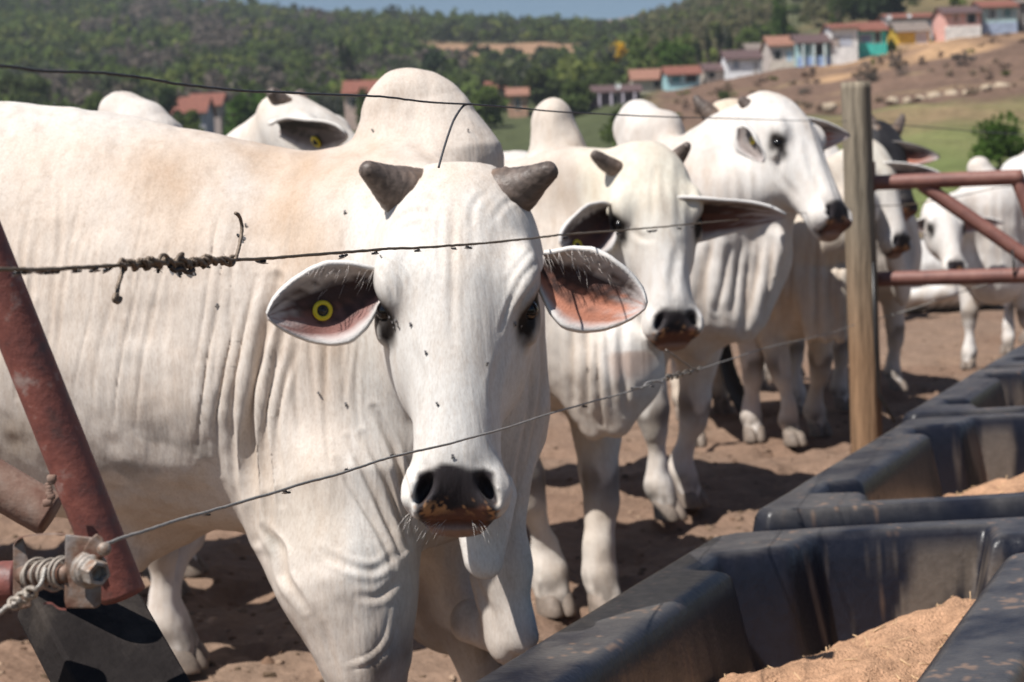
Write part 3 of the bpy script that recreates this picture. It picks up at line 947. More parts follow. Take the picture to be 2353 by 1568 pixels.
def hero_paint(col, W, tw, Nn):
    px, py, d = project(tw(W))
    n1 = noise3(W, 9, 5); n2 = noise3(W, 28, 6)
    g = lambda x, y, sx, sy: np.exp(-(((px - x) / sx) ** 2 + ((py - y) / sy) ** 2))
    col = color_mix(col, (.50, .36, .25), np.clip(.55 * g(700, 360, 220, 80) + .75 * g(838, 300, 28, 130) + .30 * g(420, 400, 380, 110) + .36 * g(600, 520, 280, 170) + .3 * g(760, 700, 120, 160), 0, .95) * (.85 + 1.0 * n1 + .4 * n2))
    col = color_mix(col, (.72, .70, .66), np.clip(g(100, 250, 300, 50), 0, 1) * .7)
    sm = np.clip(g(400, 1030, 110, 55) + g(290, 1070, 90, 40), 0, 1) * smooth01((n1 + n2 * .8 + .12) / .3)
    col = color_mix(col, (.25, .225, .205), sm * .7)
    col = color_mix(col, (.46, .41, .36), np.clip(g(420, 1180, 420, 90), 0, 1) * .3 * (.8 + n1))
    col = color_mix(col, (.30, .22, .15), np.clip(g(30, 1010, 70, 70), 0, 1) * smooth01((n1 + .2) / .3) * .6)
    col = color_mix(col, (.60, .52, .42), np.clip(g(700, 1180, 130, 130), 0, 1) * .35)
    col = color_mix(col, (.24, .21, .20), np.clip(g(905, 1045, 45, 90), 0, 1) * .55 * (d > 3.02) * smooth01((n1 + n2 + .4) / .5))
    col = color_mix(col, (.30, .28, .25), np.clip(g(625, 1245, 18, 40), 0, 1) * smooth01((n2 + .05) / .15) * .8)
    col = color_mix(col, (.27, .215, .18), np.clip(1.3 * g(1000, 1390, 75, 150), 0, 1) * smooth01((d - 3.28) / .06) * .85 * (.85 + n1))  # dark brisket: deep shade of the chest painted into the coat colour
    return col

horn_l = ([P(972, 462, 3.08), P(915, 436, 3.05), P(871, 408, 3.02), P(833, 383, 2.99)], [.056, .044, .0255, .0130])
horn_r = ([P(1122, 462, 3.08), P(1183, 440, 3.05), P(1231, 412, 3.02), P(1275, 385, 2.99)], [.056, .045, .0265, .0140])
ears = [dict(root=P(872, 648, 2.99), tip=P(616, 728, 2.93), face=(.1, -1, -.1), width=.132, tagged=True, cup=.95, hair=45, dk=.72, tag_ts=(.56, -.12), pink=(.26, .12, .10), tag_r=.0165),
        dict(root=P(1246, 612, 2.99), tip=P(1482, 704, 2.93), face=(.05, -1, -.15), width=.134, tagged=False, cup=.95, hair=55, dk=.60, pink=(.46, .19, .12))]
hero, hero_head = make_cow('large cream bull at the fence staring straight into the camera, yellow tag in its ear', HERD, hero_root, hero_dir,
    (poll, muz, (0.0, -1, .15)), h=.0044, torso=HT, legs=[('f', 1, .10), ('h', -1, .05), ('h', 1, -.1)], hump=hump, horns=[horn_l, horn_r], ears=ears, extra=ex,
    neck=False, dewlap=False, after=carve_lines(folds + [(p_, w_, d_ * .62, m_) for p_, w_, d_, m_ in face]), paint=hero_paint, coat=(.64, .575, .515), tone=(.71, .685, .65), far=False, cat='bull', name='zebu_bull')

# whiskers round the muzzle
rsw = np.random.RandomState(6); wb = [MB(), MB()]
inv_h = lambda w: (np.asarray(w) - np.array([hero_root[0], hero_root[1], 0])) @ np.array([[math.cos(hero.rotation_euler[2]), -math.sin(hero.rotation_euler[2]), 0], [math.sin(hero.rotation_euler[2]), math.cos(hero.rotation_euler[2]), 0], [0, 0, 1]])
for k in range(48):
    sd_ = rsw.choice([-1, 1]); l_ = rsw.uniform(.01, .082); a_ = rsw.uniform(.555, .598) if l_ > .05 else rsw.uniform(.585, .602)
    p_ = hero_head(a_, sd_ * l_, rsw.uniform(-.10, -.05)); ln_ = rsw.uniform(.015, .045)
    dv = nrm(hero_head.A * rsw.uniform(.3, 1.0) + hero_head.L * sd_ * rsw.uniform(.1, .9) + hero_head.N * rsw.uniform(-.1, .6))
    wb[(sd_ + 1) // 2].add(*tube(spline([p_, p_ + dv * ln_ * .5, p_ + dv * ln_ + hero_head.A * ln_ * .25], 6), [.0003, .00028, .00024, .0002, .00016, .0001], 4))
for w_ in wb:
    w_.build('whisker_tuft', M['whisker'], hero, usecol=False)
# ------------------------------------------------------------------ the rest of the herd
def XY(px, py, d):
    return P(px, py, d)[:2]

def nohump(*a): return None


def pleats(x0, x1, y0, y1, n, wd, dep, dmax, dmin, seed, slant=0.0):
    r = np.random.RandomState(seed); out = []
    for k in range(n):
        x = x0 + (x1 - x0) * (k + .5) / n + r.uniform(-6, 6)
        ya = y0 + r.uniform(-30, 40); yb = y1 + r.uniform(-40, 20)
        out.append(([(x, ya), (x + slant * .5 + r.uniform(-7, 7), (ya + yb) / 2), (x + slant + r.uniform(-8, 8), yb)], wd * r.uniform(.8, 1.2), dep * r.uniform(.6, 1.2), dmax, dmin))
    return out
foldsA = carve_lines(pleats(1250, 1350, 480, 760, 6, 8, .004, 5.8, 4.9, 1, 15) + pleats(1300, 1450, 700, 960, 5, 9, .008, 5.6, 4.9, 2, 6) + pleats(1500, 1590, 380, 520, 4, 7, .003, 5.2, 4.6, 9)
    + [([(1330, 520), (1380, 640), (1440, 720)], 9, .010, 5.6, 4.9), ([(1440, 590), (1465, 680), (1480, 760)], 8, .006, 5.2, 4.6), ([(1560, 560), (1545, 640), (1550, 700)], 10, .006, 5.2, 4.6), ([(1445, 520), (1470, 545), (1500, 550)], 7, .005, 5.2, 4.6)])
foldsB = carve_lines(pleats(1605, 1790, 560, 750, 7, 8, .014, 7.4, 6.2, 3, -22) + pleats(1600, 1720, 350, 560, 6, 8, .004, 7.5, 6.2, 4, 10) + [([(1800, 330), (1790, 400), (1830, 450)], 8, .006, 7, 6.2), ([(1850, 300), (1870, 400), (1905, 470)], 9, .005, 7, 6.2)])
foldsE = carve_lines(pleats(1730, 1945, 560, 770, 8, 8, .011, 9.6, 8.6, 5, -5))
foldsH = carve_lines(pleats(2250, 2350, 430, 640, 4, 7, .005, 13.4, 12.0, 6, 5))
# second bull, frontal, right of the big one
A_, _ = make_cow('cream bull with short horns and drooping dark ears, next right of the large staring bull', HERD, XY(1272, 1430, 5.42), (.42, -.91),
    (P(1494, 326, 5.02), P(1564, 776, 4.86), (.22, -.96, .12)), s=1.03, h=.0105,
    legs=[('f', 1, .13, -.08), ('f', -1, -.02, .15), ('h', -1, .05), ('h', 1, -.12)],
    hump=[rc(P(1284, 372, 5.45), P(1266, 286, 5.45), .118, .076, .04, ((0, 1, 0), .8))],
    horns=[([P(1426, 394, 5.03), P(1396, 378, 5.01), P(1374, 362, 4.99), P(1361, 350, 4.98)], [.028, .025, .019, .011]),
           ([P(1540, 380, 5.14), P(1560, 358, 5.14), P(1574, 342, 5.12), P(1581, 331, 5.10)], [.034, .024, .017, .010])],
    ears=[dict(root=P(1398, 490, 5.00), tip=P(1292, 560, 4.86), face=(.30, -.95, -.1), width=.135, tagged=True, cup=1.2, pink=(.12, .05, .035), tag_ts=(.72, -.3), tag_r=.015),
          dict(root=(.165, .12, -.10), tip=P(1806, 500, 5.0), face=(.0, -.78, -.6), width=.15, tagged=False, cup=1.1, pink=(.13, .055, .04))],
    neck_r=(.205, .115), after=foldsA, paint=lambda col, W, tw, Nn: (lambda q: color_mix(col, (.46, .355, .265), np.clip(.8 * np.exp(-((q[0] - 1400) / 85) ** 2 - ((q[1] - 345) / 75) ** 2) + .5 * np.exp(-((q[0] - 1290) / 60) ** 2 - ((q[1] - 470) / 110) ** 2) + .5 * np.exp(-((q[0] - 1350) / 90) ** 2 - ((q[1] - 880) / 90) ** 2), 0, .8) * smooth01((q[2] - 5.02) / .05)))(project(tw(W))), coat=(.63, .575, .515), yellow=.55, brisk=(.30, 0, .74), mid=P(1440, 850, 5.0),
    extra=[rc(P(1360, 600, 5.2), P(1370, 860, 5.18), .12, .10, .08, ((.9, .4, 0), .7)), rc(P(1358, 830, 5.05), P(1362, 985, 5.06), .065, .036, .035, ((.4, .9, 0), .6)),
           rc(P(1408, 820, 5.0), P(1414, 978, 5.02), .055, .036, .03, ((.4, .9, 0), .6))])

# bull whose head is turned to the right, behind the second one
B_, _ = make_cow('white bull with raised head turned towards the post, heavy pleated dewlap hanging under its neck', HERD, XY(1560, 1210, 7.15), (.62, -.78),
    (P(1796, 204, 6.80), P(1946, 512, 6.52), (.64, -.66, .38)), s=1.06, h=.0125,
    legs=[('f', -1, .02, .03), ('f', 1, -.12, -.04), ('h', -1, .0), ('h', 1, -.12)],
    hump=[rc(P(1490, 330, 7.25), P(1468, 296, 7.3), .17, .122, .06, ((0, 1, 0), .75)), rc(P(1600, 400, 7.0), P(1700, 330, 6.9), .16, .13, .1)],
    horns=[([(.06, -.07, -.09), (.03, -.10, -.10), (.0, -.125, -.10)], [.035, .026, .014]), ([(.06, .07, -.09), (.02, .10, -.10), (-.01, .125, -.10)], [.035, .026, .014])],
    ears=[dict(root=P(1708, 288, 6.52), tip=P(1752, 372, 6.44), face=(-.95, -.35, .1), width=.095, tagged=True, cup=1.3, pink=(.3, .25, .23), dark=(.2, .18, .17), tag_ts=(.45, .2), tag_r=.013),
          dict(root=(.14, .12, -.10), tip=P(1955, 312, 6.9), face=(-.15, -.95, -.1), width=.14, tagged=False, cup=1.1, pink=(.45, .2, .15))],
    after=foldsB, coat=(.64, .60, .56), brisk=(.36, 0, .80), mid=P(1750, 600, 6.8),
    extra=[rc(P(1720, 560, 6.85), P(1690, 730, 6.85), .11, .05, .06, ((.78, .62, 0), .45)), rc(P(1660, 600, 6.9), P(1655, 755, 6.9), .12, .045, .06, ((.78, .62, 0), .5)),
           rc(P(1775, 560, 6.75), P(1745, 690, 6.75), .07, .035, .05, ((.78, .62, 0), .5)), rc(P(1608, 640, 6.95), P(1612, 815, 6.95), .12, .04, .06, ((.78, .62, 0), .5)),
           rc(P(1690, 450, 6.85), P(1650, 620, 6.95), .19, .15, .1)])

C_, _ = make_cow('bull hidden behind the head-turned bull, only tan poll and dark horn showing', HERD, XY(1660, 1000, 9.3), (.1, -.99),
    (P(1684, 226, 8.5), P(1740, 500, 8.3), (.15, -.97, .12)), s=1.04, h=.018, hump='none',
    horns=[([(.08, -.08, -.06), (.03, -.115, -.055), (-.01, -.145, -.05), (-.05, -.165, -.045)], [.05, .04, .028, .014]), ([(.08, .08, -.06), (.03, .115, -.055), (-.01, .145, -.05), (-.05, .165, -.045)], [.05, .04, .028, .014])],
    ears=[dict(root=(.15, -.12, -.10), tip=P(1590, 330, 8.5), face=(.1, -.95, -.1), width=.13, tagged=False), dict(root=(.15, .12, -.10), tip=P(1790, 330, 8.5), face=(.1, -.95, -.1), width=.13, tagged=False)],
    tone=(.66, .56, .44))

D_, _ = make_cow('bull peering out between the head-turned bull and the wooden post, mostly hidden', HERD, XY(1880, 950, 10.6), (.25, -.97),
    (P(1893, 318, 9.95), P(1925, 556, 9.75), (.2, -.97, .12)), s=1.0, h=.018, hump='none', brisk=(.3, 0, .8),
    ears=[dict(root=(.15, -.12, -.10), tip=P(1800, 390, 9.95), face=(.1, -.95, -.1), width=.13, tagged=False), dict(root=(.15, .12, -.10), tip=P(1990, 400, 9.95), face=(.1, -.95, -.1), width=.13, tagged=False)],
    coat=(.62, .57, .52))

E_, _ = make_cow('bull behind the wooden post, head showing right of it, chest left of it', HERD, XY(1835, 1040, 9.35), (.30, -.95),
    (P(2014, 318, 9.35), P(2084, 575, 9.2), (.60, -.76, .22)), s=1.02, h=.0155, hump='none',
    legs=[('f', -1, .16, .03), ('f', 1, -.10, -.02), ('h', -1, .1), ('h', 1, -.1)],
    ears=[dict(root=(.15, -.12, -.10), tip=P(1920, 400, 9.4), face=(.1, -.95, -.1), width=.13, tagged=False),
          dict(root=(.15, .115, -.10), tip=P(2166, 402, 9.30), face=(.0, -.98, -.1), width=.135, tagged=False, cup=1.15, pink=(.42, .2, .15))],
    after=foldsE, coat=(.62, .545, .46), yellow=.4, brisk=(.28, 0, .72), mid=P(1950, 700, 9.1),
    extra=[rc(P(1830, 560, 9.2), P(1810, 720, 9.25), .24, .16, .1), rc(P(1862, 640, 8.95), P(1862, 775, 8.95), .07, .03, .04), rc(P(1895, 640, 8.92), P(1898, 778, 8.92), .06, .03, .03),
           rc(P(1928, 640, 8.9), P(1932, 778, 8.9), .06, .03, .03), rc(P(1900, 540, 9.0), P(1950, 480, 9.2), .2, .16, .1)],
    tail=([P(1640, 600, 10.75), P(1662, 760, 10.7), P(1672, 840, 10.6), P(1692, 900, 10.5), P(1716, 940, 10.4), P(1745, 962, 10.3)], [.03, .03, .045, .055, .05, .02]))

F_b, _ = make_cow('bull with black head and grey horn, behind the wooden post at the pipe gate', HERD, XY(2010, 900, 11.6), (.35, -.93),
    (P(2040, 276, 10.7), P(2098, 490, 10.5), (.55, -.8, .2)), s=1.03, h=.019, hump='none',
    horns=[HORN(-1), ([(.06, .06, -.05), (.02, .07, -.05), (-.03, .085, -.05), (-.07, .092, -.05)], [.04, .03, .022, .012])],
    ears=[dict(root=(.15, -.12, -.10), tip=P(1950, 380, 10.8), face=(.1, -.95, -.1), width=.13, tagged=False),
          dict(root=(.14, .11, -.10), tip=P(2160, 362, 10.6), face=(.0, -.98, -.15), width=.14, tagged=False, cup=1.15, pink=(.45, .17, .11))],
    coat=(.55, .51, .47), tone=(.020, .019, .022), paint=lambda col, W, tw, Nn: color_mix(col, (.020, .019, .022), smooth01((W[:, 2] - 1.18) / .12) * smooth01((W[:, 0] - .25) / .15)))

H_, _ = make_cow('white bull facing the camera behind the diagonal bar of the pipe gate', HERD, XY(2285, 850, 13.1), (-.48, -.88),
    (P(2166, 448, 12.45), P(2203, 624, 12.2), (.12, -.97, .15)), s=1.0, h=.019,
    hump=[rc(P(2262, 420, 13.0), P(2250, 388, 13.0), .13, .085, .06)], legs=[('f', -1, .06), ('f', 1, -.1, .12), ('h', -1, .05), ('h', 1, -.12)],
    ears=[dict(root=(.15, -.12, -.10), tip=P(2090, 520, 12.4), face=(.1, -.95, -.1), width=.13, tagged=False, pink=(.1, .05, .04)), dict(root=(.15, .12, -.10), tip=P(2306, 514, 12.4), face=(.0, -.9, -.35), width=.13, tagged=False, pink=(.4, .2, .16))],
    after=foldsH, coat=(.66, .63, .60), brisk=(.3, 0, .72), extra=[rc(P(2280, 480, 12.8), P(2290, 640, 12.8), .26, .2, .1)])

I_, _ = make_cow('white bull seen only by its back, farthest along the row beyond the pipe gate', HERD, XY(2385, 760, 15.4), (-.85, .5),
    (P(2560, 420, 16.5), P(2600, 560, 16.4), (.3, .9, .15)), s=1.16, h=.024, coat=(.70, .68, .65))

LIE = [(-1.30, .10, .05, .40), (-1.15, .26, .0, .62), (-.8, .36, .0, .78), (-.4, .38, .0, .80), (0, .34, .0, .82), (.2, .24, .05, .80), (.34, .1, .2, .66)]
J_, _ = make_cow('white cow lying on the dirt, seen under the gate rails beside the post', HERD, XY(2085, 700, 20.5), (-.93, -.35),
    (P(2030, 560, 19.6), P(2020, 660, 19.2), (-.3, -.9, .3)), s=1.05, h=.026, torso=LIE, legs=[], shoulder=False, hump='none', dewlap=False, neck_r=(.2, .12),
    extra=[rc(P(2050, 690, 19.6), P(2180, 672, 19.6), .10, .11, .1)], coat=(.72, .70, .67))

K_, _ = make_cow('bull hidden behind the large bull, only its rounded tan hump and one foreleg showing', HERD, XY(425, 1500, 5.0), (.93, -.36),
    (P(640, 560, 4.72), P(760, 880, 4.70), (.6, -.6, .3)), s=.97, h=.013,
    hump=[rc(P(300, 330, 5.25), P(280, 268, 5.25), .15, .078, .06), rc(P(350, 330, 5.2), P(330, 300, 5.2), .1, .08, .06)],
    legs=[('f', -1, .02, .01), ('f', 1, -.02, -.24), ('h', -1, .02), ('h', 1, -.1)])

L_, _ = make_cow('bull in profile behind the large bull, head high, dark ear with yellow tag', HERD, XY(375, 1400, 6.05), (.95, -.30),
    (P(664, 200, 5.62), P(950, 455, 5.50), (.70, -.30, .62)), s=.98, h=.0125, hump='none',
    horns=[([(.06, .055, -.04), (.02, .085, -.03), (.0, .115, -.02)], [.034, .028, .016]), ([(.06, -.055, -.04), (.02, -.085, -.03), (.0, -.115, -.02)], [.034, .028, .016])],
    ears=[dict(root=P(636, 288, 5.42), tip=P(792, 312, 5.16), face=(.05, -.75, -.65), width=.15, tagged=True, cup=1.0, pink=(.16, .13, .12), dark=(.03, .028, .028), tag_ts=(.45, -.55), tag_r=.019),
          dict(root=(.13, -.11, -.10), tip=P(720, 260, 6.0), face=(.3, .8, 0), width=.13, tagged=False)],
    coat=(.68, .65, .61), tone=(.66, .62, .57))
HAZE = .00036
# ------------------------------------------------------------------ ground, valley and hills
# terrain height as elevation (frame y, already level) over column and distance
TR = [22, 40, 60, 85, 110, 130, 150, 168, 185, 230, 300, 380, 470, 560]
TC = [-1800, -600, 0, 500, 900, 1200, 1450, 1600, 1750, 1900, 2050, 2200, 2353, 2800, 4000]
def _z(r, y):                                    # y: level frame row -> height
    return CAMZ + (515 - y) / FPX * r
# ground rows per column at chosen distances (raw frame y, roll removed below)
ROWS = {
    22: None, 40: [None] * 15,
    60: [520, 520, 520, 520, 520, 510, 490, 475, 460, 445, 425, 405, 395, 390, 390],
    85: [500, 500, 490, 490, 480, 470, 440, 410, 390, 370, 350, 325, 315, 310, 310],
    110: [480, 470, 450, 440, 430, 420, 380, 345, 320, 300, 285, 265, 250, 240, 240],
    130: [460, 440, 410, 400, 390, 370, 320, 295, 275, 255, 238, 222, 205, 190, 190],
    150: [430, 410, 380, 360, 350, 330, 282, 255, 235, 215, 190, 165, 145, 130, 130],
    168: [400, 380, 340, 330, 320, 295, 245, 214, 190, 165, 138, 108, 86, 60, 60],
    185: [380, 360, 310, 300, 290, 275, 232, 200, 178, 150, 122, 92, 70, 40, 40],
    230: [300, 290, 265, 260, 250, 245, 205, 170, 130, 90, 55, 20, -5, -40, -40],
    300: [200, 190, 190, 190, 180, 175, 165, 120, 70, 20, -20, -60, -90, -120, -120],
    380: [110, 100, 110, 120, 115, 110, 110, 70, 20, -40, -80, -120, -150, -180, -180],
    470: [20, 10, 20, 60, 84, 90, 98, 54, -10, -80, -120, -160, -200, -230, -230],
    560: [-60, -60, -16, 30, 66, 76, 86, 38, -40, -110, -160, -200, -240, -270, -270],
}
def terrain_z(px, r):
    """height of the land at frame column px (at row 300) and distance r"""
    px = np.asarray(px, float); r = np.asarray(r, float)
    H = np.zeros((len(TR), len(TC)))
    for i, rr in enumerate(TR):
        if rr < 50: H[i] = 0.0 if rr < 30 else np.linspace(0.0, 0.45, len(TC))
        else:
            rows = np.array(ROWS[rr], float) + ROLL * (np.array(TC) - 1176) * (np.abs(np.array(TC) - 1176) < 2200)
            H[i] = _z(rr, rows)
    iz = np.stack([np.interp(np.clip(px, TC[0], TC[-1]), TC, H[i]) for i in range(len(TR))], 0)
    out = np.zeros(np.broadcast(px, r).shape)
    idx = np.clip(np.searchsorted(TR, r) - 1, 0, len(TR) - 2)
    r0 = np.array(TR)[idx]; r1 = np.array(TR)[idx + 1]
    f = np.clip((r - r0) / (r1 - r0), 0, 1)
    fs = f
    out = np.take_along_axis(iz, idx[None], 0)[0] * (1 - fs) + np.take_along_axis(iz, idx[None] + 1, 0)[0] * fs
    return np.where(r < TR[0], 0, out)

def land(px, r):
    """world point of the land under frame column px"""
    x = (px - 1176.5) / FPX * r
    return np.array([x, r, float(terrain_z(np.array([px]), np.array([r]))[0])])

def px_of(x, y):
    return 1176.5 + FPX * x / y

# near dirt: fine mesh with hoof-trodden relief
def dirt_z(x, y):
    z = .040 * fbm(x * 2.2, y * 2.2, 3, 3) + .034 * fbm(x * 6, y * 6, 9, 4)
    h = vnoise(x * 5.2, y * 5.2, 41)
    z = z - .045 * smooth01((h - .10) / .16)
    return z - .012

na = 620
ang = np.linspace(-math.radians(50), math.radians(50), na)
rr = np.concatenate([[0.25], np.geomspace(.9, 24, 460)])
RRg, AAg = np.meshgrid(rr, ang, indexing='ij')
Xg = RRg * np.tan(AAg) * .0 + RRg * np.sin(AAg) * 1.25; Yg = RRg * np.cos(AAg)
Zg = dirt_z(Xg, Yg) * smooth01((24 - RRg) / 4 + .0)
def grid_faces(n, m):
    i = np.arange((n - 1) * (m - 1)); a = (i // (m - 1)) * m + i % (m - 1)
    return np.stack([a, a + 1, a + m + 1, a + m], 1)
nz = fbm(Xg * 1.3, Yg * 1.3, 77, 4)
nz2 = fbm(Xg * 9, Yg * 9, 78, 3)
cg = np.empty(Xg.shape + (3,)); cg[:] = (.225, .155, .112)
f = np.clip(.5 + nz * .9, 0, 1)[..., None]
cg = cg * (1 - f * .6) + np.array((.17, .102, .070)) * f * .6
cg *= (1 + .22 * nz2)[..., None]
M['dirt'] = mat('trodden_dirt', (1, 1, 1), .95, attr=True, noise=.22, nscale=22, bump=.02, bscale=26, spec=.1)
g_o = add_mesh('ground', np.stack([Xg, Yg, Zg], -1).reshape(-1, 3), grid_faces(len(rr), na), M['dirt'], None, cg.reshape(-1, 3))
tag(g_o, kind='structure')

# valley and hills
cols = np.concatenate([np.linspace(-1.55, -.36, 60), np.linspace(-.35, .36, 330), np.linspace(.37, 1.55, 60)])      # x / y
rads = np.concatenate([np.linspace(22.5, 60, 46), np.linspace(61, 190, 130), np.linspace(192, 560, 110)])
RR2, CC2 = np.meshgrid(rads, cols, indexing='ij')
X2 = RR2 * CC2; Y2 = RR2
PX2 = 1176.5 + FPX * CC2
Z2 = terrain_z(PX2.ravel(), RR2.ravel()).reshape(PX2.shape)
far = smooth01((RR2 - 30) / 60)
Z2 = Z2 + far * (fbm(X2 / 9, Y2 / 9, 5, 4) * .9 + fbm(X2 / 45, Y2 / 45, 6, 3) * 2.2 * smooth01((RR2 - 150) / 150))
Z2[0] -= .03
cgr = np.array((.120, .165, .050)); cdry = np.array((.21, .15, .085)); cbank = np.array((.165, .105, .075)); cdirt = np.array((.235, .16, .115))
csoil = np.array((.40, .25, .14)); cfor = np.array((.075, .085, .04)); cbare = np.array((.32, .195, .12))
n1 = fbm(X2 / 7, Y2 / 7, 21, 4); n2 = fbm(X2 / 2.2, Y2 / 2.2, 22, 3); n3 = fbm(X2 / 25, Y2 / 25, 23, 3)
def mixc(c, t, f):
    return c * (1 - f[..., None]) + t * f[..., None]
C2 = np.empty(Z2.shape + (3,)); C2[:] = cdirt
C2 = mixc(C2, cdry, smooth01((RR2 - 33 + n1 * 8) / 6))
C2 = mixc(C2, cgr, smooth01((RR2 - 42 + n1 * 14) / 10) * np.clip(.9 + n3 * .6, 0, 1))
C2 = mixc(C2, cdry, smooth01((RR2 - 92 + n1 * 12) / 12) * np.clip(.6 + n1 * .9, 0, 1))
right = smooth01((PX2 - 1480 + n3 * 120) / 120)
C2 = mixc(C2, cbank, smooth01((RR2 - 116 + n1 * 8) / 7) * right * (1 - .15 * np.clip(n1, 0, 1)))
C2 = mixc(C2, cdry * 1.15, smooth01((n1 - .12) / .2) * right * smooth01((RR2 - 128) / 8) * .7)
C2 = mixc(C2, csoil, smooth01((RR2 - 158 + n1 * 9) / 6) * smooth01((PX2 - 1850) / 80) * np.clip(.65 + n1 * 1.5, 0, 1))
C2 = mixc(C2, cfor, smooth01((RR2 - 176 + n1 * 6) / 8) * right * .9)
C2 = mixc(C2, cfor, smooth01((RR2 - 100) / 20) * (1 - right))
C2 = mixc(C2, np.array((.17, .125, .065)), smooth01((RR2 - 200) / 30) * smooth01((PX2 - 1850 + n3 * 300) / 200) * .75)
bare = np.exp(-(((PX2 - 1170) / 190) ** 4)) * np.exp(-(((RR2 - 372 + (PX2 - 1170) * .03) / 26) ** 2)) + np.exp(-(((PX2 - 1300) / 60) ** 2)) * np.exp(-(((RR2 - 385) / 30) ** 2))
C2 = mixc(C2, cbare, np.clip(bare * 1.6 + n1 * .35 * bare, 0, 1))
C2 *= (1 + .28 * n2 + .15 * n1)[..., None]
M['land'] = mat('grass_and_scrub', (1, 1, 1), .95, attr=True, noise=.35, nscale=1.2, bump=.25, bscale=2.0, spec=.1)
v_o = add_mesh('hills', np.stack([X2, Y2, Z2], -1).reshape(-1, 3), grid_faces(len(rads), len(cols)), M['land'], None, np.clip(C2, .01, .8).reshape(-1, 3))
tag(v_o, kind='structure')
# bare far ridge
xs = np.linspace(-1.5, 1.5, 160); ys = np.linspace(620, 1000, 30)
XX, YY = np.meshgrid(xs, ys, indexing='xy')
PX3 = 1176.5 + FPX * XX
rid = np.interp(PX3, [-3000, 900, 1180, 1300, 1420, 1540, 1700, 5000], [160, 110, 70, 52, 44, 22, 5, -60])
sk = rid + ROLL * (PX3 - 1176) * (np.abs(PX3 - 1176) < 1500)
Z3 = CAMZ + (515 - sk) / FPX * 950 * smooth01((YY - 600) / 380) + fbm(XX * 14, YY / 80, 3, 3) * 1.5
C3 = np.empty(Z3.shape + (3,)); C3[:] = (.30, .215, .165)
C3 = mixc(C3, np.array((.16, .15, .075)), smooth01((fbm(XX * 40, YY / 40, 9, 3) + .1) / .3) * (YY < 860) * .8)
r_o = add_mesh('far_hill', np.stack([XX * YY, YY, Z3], -1).reshape(-1, 3), grid_faces(30, 160), M['land'], None, C3.reshape(-1, 3))
tag(r_o, kind='structure')

# ------------------------------------------------------------------ trees
M['leaf'] = mat('foliage', (1, 1, 1), .75, attr=True, spec=.2)
_nt = M['leaf'].node_tree; _b = _nt.nodes['Principled BSDF']
_tr = _nt.nodes.new('ShaderNodeBsdfTranslucent'); _mx = _nt.nodes.new('ShaderNodeMixShader'); _mx.inputs[0].default_value = .58
_nt.links.new(_b.inputs['Base Color'].links[0].from_socket, _tr.inputs[0])
_nt.links.new(_b.outputs[0], _mx.inputs[1]); _nt.links.new(_tr.outputs[0], _mx.inputs[2])
_nt.links.new(_mx.outputs[0], [n for n in _nt.nodes if n.type == 'OUTPUT_MATERIAL'][0].inputs[0])
M['bark'] = mat('bark', (.10, .075, .055), .9, noise=.3, nscale=3, bump=.02, bscale=12)
GREENS = np.array([(.092, .118, .044), (.104, .140, .044), (.130, .176, .046), (.074, .094, .048), (.170, .195, .054), (.170, .142, .110), (.195, .160, .132), (.086, .090, .062)])

def leaf_quads(rs, cen, size, n_pts):
    """random leaf-clump faces round given centres -> V (4n,3)"""
    u = rs.normal(size=(n_pts, 3)); u /= np.linalg.norm(u, axis=1)[:, None]
    w = rs.normal(size=(n_pts, 3)); v = np.cross(u, w); v /= np.linalg.norm(v, axis=1)[:, None]
    sz = size * rs.uniform(.55, 1.25, (n_pts, 1))
    a = cen - u * sz - v * sz * .2; b = cen + v * sz * .6; c = cen + u * sz + v * sz * .1; d = cen - v * sz * .7
    return np.stack([a, b, c, d], 1).reshape(-1, 3)

def crown_points(rs, n, h, w, lobes=7, low=.25):
    """points spread through several uneven lobes; returns unit-scale offsets"""
    cs = []
    for _ in range(lobes):
        a = rs.uniform(0, 2 * math.pi); rr_ = rs.uniform(0, .62) * w; z = rs.uniform(low + .12, .86) * h
        k = rs.uniform(.26, .46) * (1.0 - .35 * abs(z / h - .55))
        cs.append((math.cos(a) * rr_, math.sin(a) * rr_, z, k * w, k * h * .55))
    cs = np.array(cs)
    i = rs.randint(0, lobes, n)
    u = rs.normal(size=(n, 3)); u /= np.linalg.norm(u, axis=1)[:, None]
    rad = rs.uniform(.45, 1.05, (n, 1)) ** .6
    p = cs[i, :3] + u * rad * np.stack([cs[i, 3], cs[i, 3], cs[i, 4]], 1)
    return p, i

def make_tree(name, label, group, pos, h, w, col, rs, n=420, leaf=.22, trunk=True, low=.25, cat='tree', lobes=8):
    e = empty(name, pos); tag(e, label, cat, group)
    p, li = crown_points(rs, n, h, w / 2 * 1.25, lobes, low)
    V = leaf_quads(rs, p, leaf * max(.5, w / 5), n)
    c = np.array(col) * rs.uniform(.75, 1.3, (lobes, 1))[li] * rs.uniform(.75, 1.25, (n, 1))
    add_mesh('crown', V, np.arange(4 * n).reshape(-1, 4), M['leaf'], e, np.repeat(c, 4, 0), smooth=False)
    if trunk:
        mb = MB()
        r0 = .035 * h * .6 + .02
        mb.add(*tube([(0, 0, -.4), (.02 * h, 0, h * .2), (.0, .02 * h, h * .42), (.03 * h, 0, h * .7)], [r0 * 1.3, r0, r0 * .75, r0 * .25], 8))
        for k in range(5):
            a = rs.uniform(0, 6.28); z0 = h * rs.uniform(.25, .5)
            mb.add(*tube([(0, 0, z0), (math.cos(a) * w * .16, math.sin(a) * w * .16, z0 + h * .14), (math.cos(a) * w * .32, math.sin(a) * w * .32, z0 + h * .3)], [r0 * .55, r0 * .4, r0 * .12], 6))
        mb.build('trunk', M['bark'], e, usecol=False)
    return e

